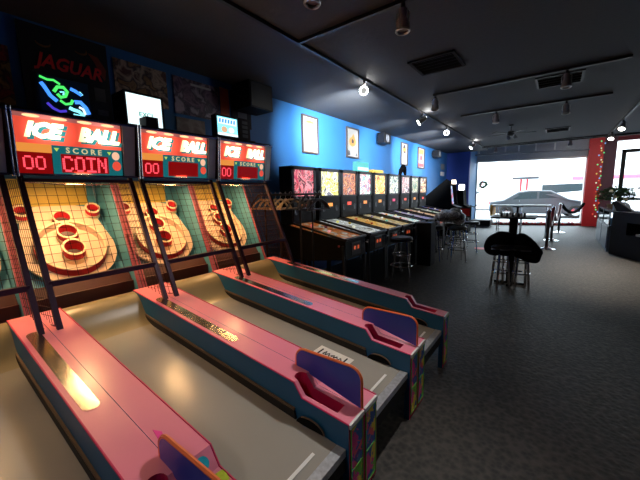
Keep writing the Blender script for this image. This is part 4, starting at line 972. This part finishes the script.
coat('coat', 'black coat draped over the left chrome stool at the high table', [(x*1.02, z) for x, z in COAT1], 5.37, 5.71, (-.66, 5.33, .5))
coat('coat', 'black coat draped over the right chrome stool at the high table', [(x*1.02, z) for x, z in COAT2], 5.42, 5.71, (-.31, 5.43, .4))
# red floor mark
b = MB((-1.46, 8.95, 0)); b.lathe([(.16, .001), (.16, .004), (.0, .004)], 20, (-1.46, 8.95, 0)); o = b.build('floor_sticker', M['red']); o.location = (-1.46, 8.95, 0); tag(o, 'round red sticker on the carpet left of the black coats', 'sticker')

# long high table with red backed pedestal stools
lt = thing('long_table', 'long high white edged table near the shop window', 'table', (-.8, 12.0, 0)); off = (-.8, 12.0, 0)
MB(off).box((-1.66, 11.7, .955), (-.09, 12.35, 1.0)).build('table_top', M['white'], lt, bevel=.005)
tag(MB(off).box((-1.70, 11.68, .66), (-1.63, 12.37, 1.0)).build('end_panel', M['yellowpaint'], lt), 'yellow orange end panel', None)
for x in (-1.5, -.85, -.18):
    for y in (11.8, 12.25):
        b = MB(off); b.tube([(x, y, 0), (x, y, .955)], .014, 8); b.build('leg', M['chrome'], lt)
MB(off).box((-1.62, 11.95, .62), (-.12, 12.3, .66)).build('lower_shelf', M['woodred'], lt)
def stanchion(label, x, y):
    s_ = thing('rope_stanchion', label, 'rope stanchion', (x, y, 0), group='rope stanchions in front of the window')
    b = MB(); b.lathe([(.19, 0), (.19, .012), (.08, .03), (.035, .06)], 24); b.build('base', M['chrome'], s_, smooth=True)
    b = MB(); b.lathe([(.034, .03), (.034, .93)], 14); b.build('post', M['postdark'], s_, smooth=True)
    b = MB(); b.lathe([(.045, .93), (.05, .95), (.03, .99), (.0, 1.0)], 14); b.build('cap', M['chrome'], s_, smooth=True)
    return s_
M['postdark'] = P('dark_bronze_metal', (.07, .05, .05), .35, .7)
stanchion('dark rope stanchion nearest the camera, right of the long table', -.10, 9.62)
stanchion('dark rope stanchion between the nearest and the farthest ones', -.02, 11.30)
stanchion('dark rope stanchion farthest, closest to the window', .16, 13.50)
def rope(name, label, a, b_, sag, r, mt):
    a, b_ = Vector(a), Vector(b_); n = 18; loc = a.lerp(b_, .5); q = MB(loc)
    q.tube([tuple(a.lerp(b_, k/n)-Vector((0, 0, sag*(1-(2*k/n-1)**2)))) for k in range(n+1)], r, 10); o = q.build(name, mt, smooth=True); o.location = loc; return tag(o, label, 'rope')
rope('velvet_rope', 'dark red velvet rope sagging between the two nearest stanchions', (-.10, 9.66, .93), (-.02, 11.26, .93), .42, .045, M['redvinyl'])
rope('velvet_rope', 'dark red velvet rope between the middle and the farthest stanchions', (-.02, 11.34, .93), (.16, 13.46, .93), .42, .045, M['redvinyl'])
rope('velvet_rope', 'black rope sagging from the farthest stanchion to the red column', (.19, 13.54, .95), (.90, 16.05, .88), .30, .05, M['darkcloth'])
# low black bench under the window
bn = thing('window_bench', 'low long black bench below the shop window, at its left end', 'bench', (-2.42, 14.55, 0)); off = (-2.42, 14.55, 0)
MB(off).box((-2.78, 14.2, .05), (-2.05, 14.9, .29)).build('bench_body', M['black'], bn, bevel=.01); MB(off).box((-2.75, 14.25, 0), (-2.09, 14.85, .05)).build('plinth', M['greypanel'], bn)

# far arcade cabinets
ac = thing('arcade_cabinet', 'black arcade cabinet with tall slanted side near the window corner', 'arcade game', (-3.15, 11.2, 0)); off = (-3.15, 11.2, 0)
b = MB(off); sp2 = [(-3.60, 0), (-2.55, 0), (-2.50, .95), (-2.70, 1.05), (-2.78, 1.80), (-2.90, 1.88), (-3.60, 1.30)]
b.prism(sp2, 1, 10.85, 10.90); b.build('side_panel', M['blackmatte'], ac)
b = MB(off); b.prism(sp2, 1, 11.55, 11.60); b.build('side_panel', M['blackmatte'], ac)
b = MB(off); b.prism([(-3.55, .02), (-2.60, .02), (-2.56, .90), (-2.80, 1.0), (-2.90, 1.75), (-3.55, 1.28)], 1, 10.90, 11.55); b.build('body', M['black'], ac)
b = MB(off); b.prism([(-2.80, 1.06), (-2.88, 1.66), (-2.875, 1.66), (-2.79, 1.06)], 1, 10.95, 11.5); b.build('screen', ART('arcade_screen', [(.2, .5, .9), (.8, .9, 1), (.1, .3, .7), (.8, .1, .1)], 8, 1.2, 3), ac)
b = MB(off); b.prism([(-2.84, 1.72), (-2.85, 1.86), (-2.76, 1.86), (-2.74, 1.72)], 1, 11.30, 11.52); b.build('marquee', E('arcade_marquee', (1, .82, .65), 3), ac)
b = MB(off); b.prism([(-2.55, .90), (-2.79, 1.0), (-2.79, 1.03), (-2.52, .94)], 1, 10.90, 11.55); b.build('control_panel', M['greypanel'], ac)
ac2 = thing('arcade_cabinet', 'slim black arcade cabinet with white lit head left of the window', 'arcade game', (-2.72, 12.4, 0)); off = (-2.72, 12.4, 0)
b = MB(off); b.prism([(-3.05, 0), (-2.45, 0), (-2.45, .9), (-2.62, 1.0), (-2.66, 1.50), (-3.05, 1.50)], 1, 12.15, 12.65); b.build('body', M['blackmatte'], ac2)
b = MB(off); b.box((-2.86, 12.3, 1.50), (-2.68, 12.52, 1.72)); b.build('lit_head', E('lit_head_glow', (1, .98, .95), 3), ac2, bevel=.04)
b = MB(off); b.tube([(-2.45, 12.4, .95), (-2.30, 12.35, .90), (-2.2, 12.3, 1.0)], .02, 6); b.build('handlebar', M['chrome'], ac2)

# ================================================================ counter
cn = thing('display_counter', 'dark grey counter with glass display top beside the red column', 'counter', (1.25, 11.0, 0)); off = (1.25, 11.0, 0)
MB(off).box((1.04, 9.86, .0), (1.50, 12.3, .62)).build('cabinet', P('dark_blue_grey_laminate', (.06, .075, .10), .4), cn)
for y0 in (9.90, 11.1):
    b = MB(off); b.box((1.025, y0, .08), (1.04, y0+1.12, .58)); b.build('front_panel', P('blue_grey_panel', (.09, .11, .15), .4), cn, bevel=.003)
b = MB(off)
b.box((1.04, 9.86, .94), (1.50, 12.3, .965)); b.build('counter_top', M['caseglass'], cn)
MB(off).box((1.045, 9.88, .625), (1.05, 12.28, .94)).build('glass_front', M['caseglass'], cn)
for y in (9.87, 11.07, 12.27):
    b = MB(off); b.box((1.035, y-.02, .62), (1.06, y+.02, .945)); b.build('corner_post', M['darksteel'], cn)
MB(off).box((1.06, 9.9, .77), (1.45, 12.26, .785)).build('glass_shelf', M['caseglass'], cn)
rp = random.Random(11)
for k in range(8):
    y = 10.05+.27*k; hgt = .10+.05*rp.random(); b = MB((1.2, y, .625)); b.box((1.12, y-.08, .625), (1.28, y+.08, .625+hgt)); o = b.build('prize_box', M['white'] if k % 2 == 0 else P('pale_blue_box', (.35, .55, .65), .5)); o.location = (1.2, y, .625)
    tag(o, '%s prize box inside the glass display case, %s from its camera end' % ('white' if k % 2 == 0 else 'pale blue', ORD[k]), 'box', 'white prize boxes in the case' if k % 2 == 0 else 'pale blue prize boxes in the case')
c2 = thing('cash_counter', 'black angled cash counter at the right edge with an open shelf', 'counter', (1.7, 8.6, 0)); off = (1.7, 8.6, 0)
A0, B0 = Vector((1.06, 9.62, 0)), Vector((2.45, 6.80, 0)); dd = (B0-A0).normalized(); nn = Vector((-dd.y, dd.x, 0))*1.0
def cp(t, n_, z): q = A0+dd*t+nn*n_; return (q.x, q.y, z)
LL = (B0-A0).length
b = MB(off)
def slab(t0, t1, n0, n1, z0, z1): b.hull([cp(t0, n0, z0), cp(t1, n0, z0), cp(t1, n1, z0), cp(t0, n1, z0)], [cp(t0, n0, z1), cp(t1, n0, z1), cp(t1, n1, z1), cp(t0, n1, z1)])
if (Vector(cp(0, .5, 0))-Vector((0, 0, 0))).length < A0.length: nn = -nn
slab(0, LL, .0, .44, .0, .48); slab(0, .45, 0, .44, .48, .74); slab(1.35, LL, 0, .44, .48, .74); slab(.45, 1.35, .35, .44, .48, .74); slab(0, LL, 0, .44, .74, .93)
b.build('cabinet', M['black'], c2)
b = MB(off); slab(-.01, LL, -.03, .45, .93, .965); b.build('counter_top', M['black'], c2, bevel=.004)
b = MB(off); slab(.65, 1.10, .04, .28, .482, .53); o = b.build('shelf_tray', M['white']); o.parent = c2
tm = thing('card_terminal', 'black tilted card terminal on the cash counter beside the plant', 'terminal', (1.25, 9.45, .965)); off = (1.25, 9.45, .965)
b = MB(off); b.hull([(1.10, 9.50, .97), (1.34, 9.30, .97), (1.40, 9.38, .97), (1.16, 9.58, .97)], [(1.02, 9.56, 1.17), (1.08, 9.50, 1.20), (1.14, 9.58, 1.20), (1.08, 9.64, 1.17)]); b.build('body', M['blackplastic'], tm, bevel=.006)
b = MB(off); b.hull([(1.30, 9.22, .967), (1.62, 9.02, .967), (1.68, 9.10, .967), (1.36, 9.32, .967)], [(1.30, 9.22, .99), (1.62, 9.02, .985), (1.68, 9.10, .985), (1.36, 9.32, .99)]); b.build('keyboard', M['grey'], tm)
cpn = MB((1.12, 9.75, .965)); cpn.lathe([(.028, .967), (.034, 1.09), (.030, 1.09), (.025, .972)], 14, (1.10, 9.82, 0)); o = cpn.build('paper_cup', M['white'], smooth=True); o.location = (1.12, 9.75, .965); tag(o, 'white paper cup beside the potted plant', 'cup')
# potted plant
pl = thing('potted_plant', 'bushy green plant with cream flowers on the display counter', 'plant', (1.19, 10.5, .965)); off = (1.19, 10.5, .965)
b = MB(off); b.lathe([(.10, .967), (.15, 1.0), (.17, 1.09), (.16, 1.09), (.13, 1.0), (.05, .98)], 18, (1.19, 10.5, 0)); b.build('pot', M['terracotta'], pl, smooth=True)
rl = random.Random(21); b = MB(off)
for k in range(620):
    a = rl.random()*2*pi; e = rl.random()**.7; R_ = .06+.30*rl.random(); x = 1.19+R_*cos(a)*.95; y = 10.5+R_*sin(a)*1.1; z = 1.17+.32*e*(1-.3*R_/.4)+(-.06 if R_ > .32 else 0)
    L_ = .07+.06*rl.random(); dx, dy, dz = cos(a)*L_, sin(a)*L_, (rl.random()-.35)*L_; wx, wy = -sin(a)*.03, cos(a)*.03
    A_ = [(x, y, z), (x+dx*.5+wx, y+dy*.5+wy, z+dz*.6+.008), (x+dx, y+dy, z+dz), (x+dx*.5-wx, y+dy*.5-wy, z+dz*.6+.008)]
    b.hull(A_, [(p[0], p[1], p[2]+.002) for p in A_])
fo = b.build('foliage', M['green'], pl)
b = MB(off)
for k in range(12):
    a = 2*pi*k/12; b.tube([(1.19+.04*cos(a), 10.5+.04*sin(a), 1.05), (1.19+.12*cos(a), 10.5+.12*sin(a), 1.2), (1.19+.25*cos(a), 10.5+.25*sin(a), 1.25+.08*sin(3*a))], .004, 5)
b.build('stems', M['green'], pl)
for (x, y, z, rr_) in ((.95, 10.3, 1.36, .035), (1.05, 10.4, 1.24, .04), (1.35, 10.4, 1.30, .03), (1.2, 10.2, 1.18, .035), (.88, 10.6, 1.22, .03), (1.45, 10.5, 1.42, .028)):
    b = MB(off)
    for j in range(6):
        a = 2*pi*j/6; b.ball((x+.1+rr_*.7*cos(a), y-.12, z+.04+rr_*.7*sin(a)), rr_*.55, (1, .6, 1), 8, 5)
    b.build('flower', M['petal'], pl, smooth=True)

# string of coloured fairy lights down the column
fl = thing('fairy_lights', 'string of multicoloured fairy lights hanging down the red column', 'fairy lights', (1.27, 16.05, 2.0)); off = (1.27, 16.05, 2.0)
pts = [(1.27+.05*sin(k*1.7), 16.09-.01*abs(sin(k)), 3.2-.085*k) for k in range(34)]
b = MB(off); b.tube(pts, .006, 5); b.build('wire', M['green'], fl)
BC_ = [E('bulb_green', (.15, 1, .3), .9), E('bulb_red', (1, .1, .05), .9), E('bulb_gold', (1, .6, .15), .9), E('bulb_blue', (.25, .5, 1), .9), E('bulb_white', (1, .9, .7), .9)]
for k, p in enumerate(pts):
    b = MB(off); b.ball((p[0]+(.03 if k % 2 else -.03), p[1]-.02, p[2]), .024, (1, 1, 1.2), 8, 6); b.build('bulb', BC_[(k*3) % 5], fl, smooth=True)
# red bulbs along the window sill
def SLY(k): return 15.1+(.8+.1*k)*1.2/3.72-.05
sl = thing('sill_lights', 'string of small red lights along the bottom of the shop window', 'fairy lights', (-.6, 15.75, .05)); off = (-.6, 15.75, .05)
b = MB(off); b.tube([(-2.0+.1*k, SLY(k), .08+.02*sin(k*1.3)) for k in range(28)], .008, 5); b.build('wire', M['redvinyl'], sl)
for k in range(28):
    b = MB(off); b.ball((-2.0+.1*k, SLY(k)-.02, .10+.02*sin(k*1.3)), .034, (1, 1, 1), 8, 6); b.build('bulb', P('red_bulb', (.7, .05, .05), .3) if k % 3 else M['white'], sl, smooth=True)
# pipe under the window bay ceiling with its white hangers
pb_ = thing('conduit', 'grey conduit pipe with white hangers above the shop window', 'pipe', (-1, 15.9, 3.0)); off = (-1, 15.9, 3.0)
b = MB(off); b.tube([(-2.78, 14.6, 2.92), (.9, 15.9, 2.92)], .03, 8); b.build('pipe', P('pale_grey_metal', (.25, .27, .29), .5), pb_)
for x in (-2.65, -1.75, -1.3, -.75, -.15):
    b = MB(off); yy = 14.6+(x+2.78)*1.3/3.68; b.box((x-.025, yy-.02, 2.98), (x+.025, yy+.02, 3.24)); b.build('hanger', M['white'], pb_)
    b = MB(off); b.tube([(x, yy, 2.92), (x, yy, 3.65)], .007, 6); b.build('hanger_rod', M['steel'], pb_)

# ================================================================ the street
def car(label, x, y, rz, body, L_=4.5, h=1.42, van=False, group='cars in the street'):
    r = thing('car', label, 'car', (x, y, -.02), rz, group)
    hw = .88
    if van: prof = [(-L_/2, .35), (-L_/2, 1.5), (-L_/2+.1, h-.05), (L_/2-1.6, h), (L_/2-.9, 1.15), (L_/2-.1, .95), (L_/2, .7), (L_/2, .3)]
    else: prof = [(-L_/2, .4), (-L_/2+.03, .85), (-L_/2+.7, .95), (-L_/2+1.35, h-.08), (-L_/2+1.9, h), (L_/2-1.9, h-.03), (L_/2-1.15, .98), (L_/2-.15, .80), (L_/2, .6), (L_/2, .3)]
    b = MB()
    for p in ():
        pass
    n = len(prof); lo = [(p[0], p[1]) for p in prof]+[(L_/2-.1, .22), (-L_/2+.1, .22)]
    def row(s_, y_): return [(p[0], y_*(1 if p[1] < 1.0 else .82), p[1]) for p in lo]
    b.hull(row(0, -hw), row(0, hw)); b.build('body', body, r, bevel=.05, smooth=True)
    if van: ws = [[(-L_/2+.3, 1.15), (-L_/2+.3, h-.2), (L_/2-1.7, h-.15), (L_/2-1.15, 1.18)]]
    else: ws = [[(-L_/2+1.05, .98), (-L_/2+1.45, h-.14), (-.15, h-.08), (-.15, .98)], [(-.05, .98), (-.05, h-.08), (L_/2-1.95, h-.12), (L_/2-1.35, .98)]]
    for s_ in (-1, 1):
        for wpts in ws:
            b = MB(); b.hull([(p[0], s_*(hw*.90), p[1]) for p in wpts], [(p[0], s_*(hw*.90-.06), p[1]) for p in wpts]); b.build('window', P('car_glass', (.03, .045, .05), .25), r)
        for wx in (-L_/2+.85, L_/2-.85):
            b = MB(); b.lathe([(.10, .09), (.30, .10), (.33, .06), (.33, -.06), (.30, -.10)], 22, (wx, s_*(hw-.05), .33), Matrix.Rotation(pi/2*(-s_), 4, 'X')); wh = b.build('wheel', M['rubber'], r, smooth=True)
            b = MB(); b.lathe([(.21, .10), (.20, .115), (.05, .13), (0, .13)], 12, (wx, s_*(hw-.05), .33), Matrix.Rotation(pi/2*(-s_), 4, 'X')); b.build('hubcap', M['chrome'], wh)
    for s_ in (-1, 1):
        b = MB(); b.box((L_/2-.04, s_*.55-.16, .60), (L_/2+.015, s_*.55+.16, .74)); b.build('headlight', M['white'], r)
        b = MB(); b.box((-L_/2-.015, s_*.6-.16, .70), (-L_/2+.04, s_*.6+.16, .84)); b.build('tail_light', M['red'], r)
    return r
SIL = P('silver_paint', (.07, .08, .09), .3, .3); WHT = P('white_car_paint', (.7, .7, .72), .3); GRY = P('grey_car_paint', (.14, .16, .18), .3)
car('silver grey sedan parked right outside the shop window', -.75, 21.0, radians(8), SIL, 4.7, 1.45)
car('white van parked behind the silver sedan, at the window right side', 1.4, 25.5, radians(5), WHT, 5.0, 1.95, True)
car('white car parked left behind the silver sedan', -5.2, 27.0, radians(12), WHT, 4.6, 1.5)
car('grey car at the left end of the view through the window', -8.6, 30.0, radians(10), GRY, 4.5, 1.5)
car('pale car seen through the glass street door', 7.2, 27.0, radians(5), SIL, 4.5, 1.5)
bd = thing('street_building', 'white low building across the street', 'building', (-4, 52, 0)); off = (-4, 52, 0)
MB(off).box((-30, 50, -.02), (26, 56, 7)).build('facade', P('white_render', (.82, .83, .82), .8, var=.04), bd)
MB(off).box((-30.3, 49.6, 7), (26.3, 56.2, 7.35)).build('parapet', P('white_parapet', (.85, .85, .84), .8, var=.03), bd)
tag(MB(off).box((1.5, 49.7, 2.45), (16, 50, 2.85)).build('fascia_band', P('pinkish_red_band', (.75, .10, .16), .6), bd), 'pinkish red band', None)
for k in range(9):
    x = -24+k*5.2; f = MB(off); f.box((x, 49.94, 2.2), (x+1.6, 50.01, 3.6)); wi = f.build('window', P('pale_window', (.55, .6, .63), .3), bd); MB(off).box((x-.1, 49.9, 2.1), (x+1.7, 50.0, 2.2)).build('sill', M['white'], wi)
cn2 = thing('street_canopy', 'flat dark canopy on two red posts across the street', 'canopy', (-2.7, 36, -.02)); off = (-2.7, 36, -.02)
MB(off).box((-3.45, 35.6, 2.40), (-1.35, 36.4, 2.62)).build('canopy_roof', M['darksteel'], cn2)
for x in (-2.75, -2.25):
    MB(off).box((x-.09, 35.91, -.02), (x+.09, 36.09, 2.4)).build('post', M['red'], cn2)
MB(off).box((-3.0, 35.7, -.02), (-2.0, 36.3, .15)).build('plinth', M['white'], cn2)
wr = thing('wreath', 'small green and red wreath on the window left edge', 'wreath', (-2.62, 15.05, 1.75)); off = (-2.62, 15.05, 1.75)
b = MB(off); rw = random.Random(2)
for k in range(60):
    a = 2*pi*k/60; r_ = .09+.05*rw.random(); b.ball((-2.52+r_*cos(a), 15.10, 1.72+r_*sin(a)), .035, (1.4*rw.random()+.4, .6, 1), 6, 4)
b.build('leaves', M['green'], wr)
for k in range(3):
    b = MB(off); b.ball((-2.60+.03*k, 15.04, 1.62+.10*k), .03); b.build('red_berry', M['red'], wr, smooth=True)
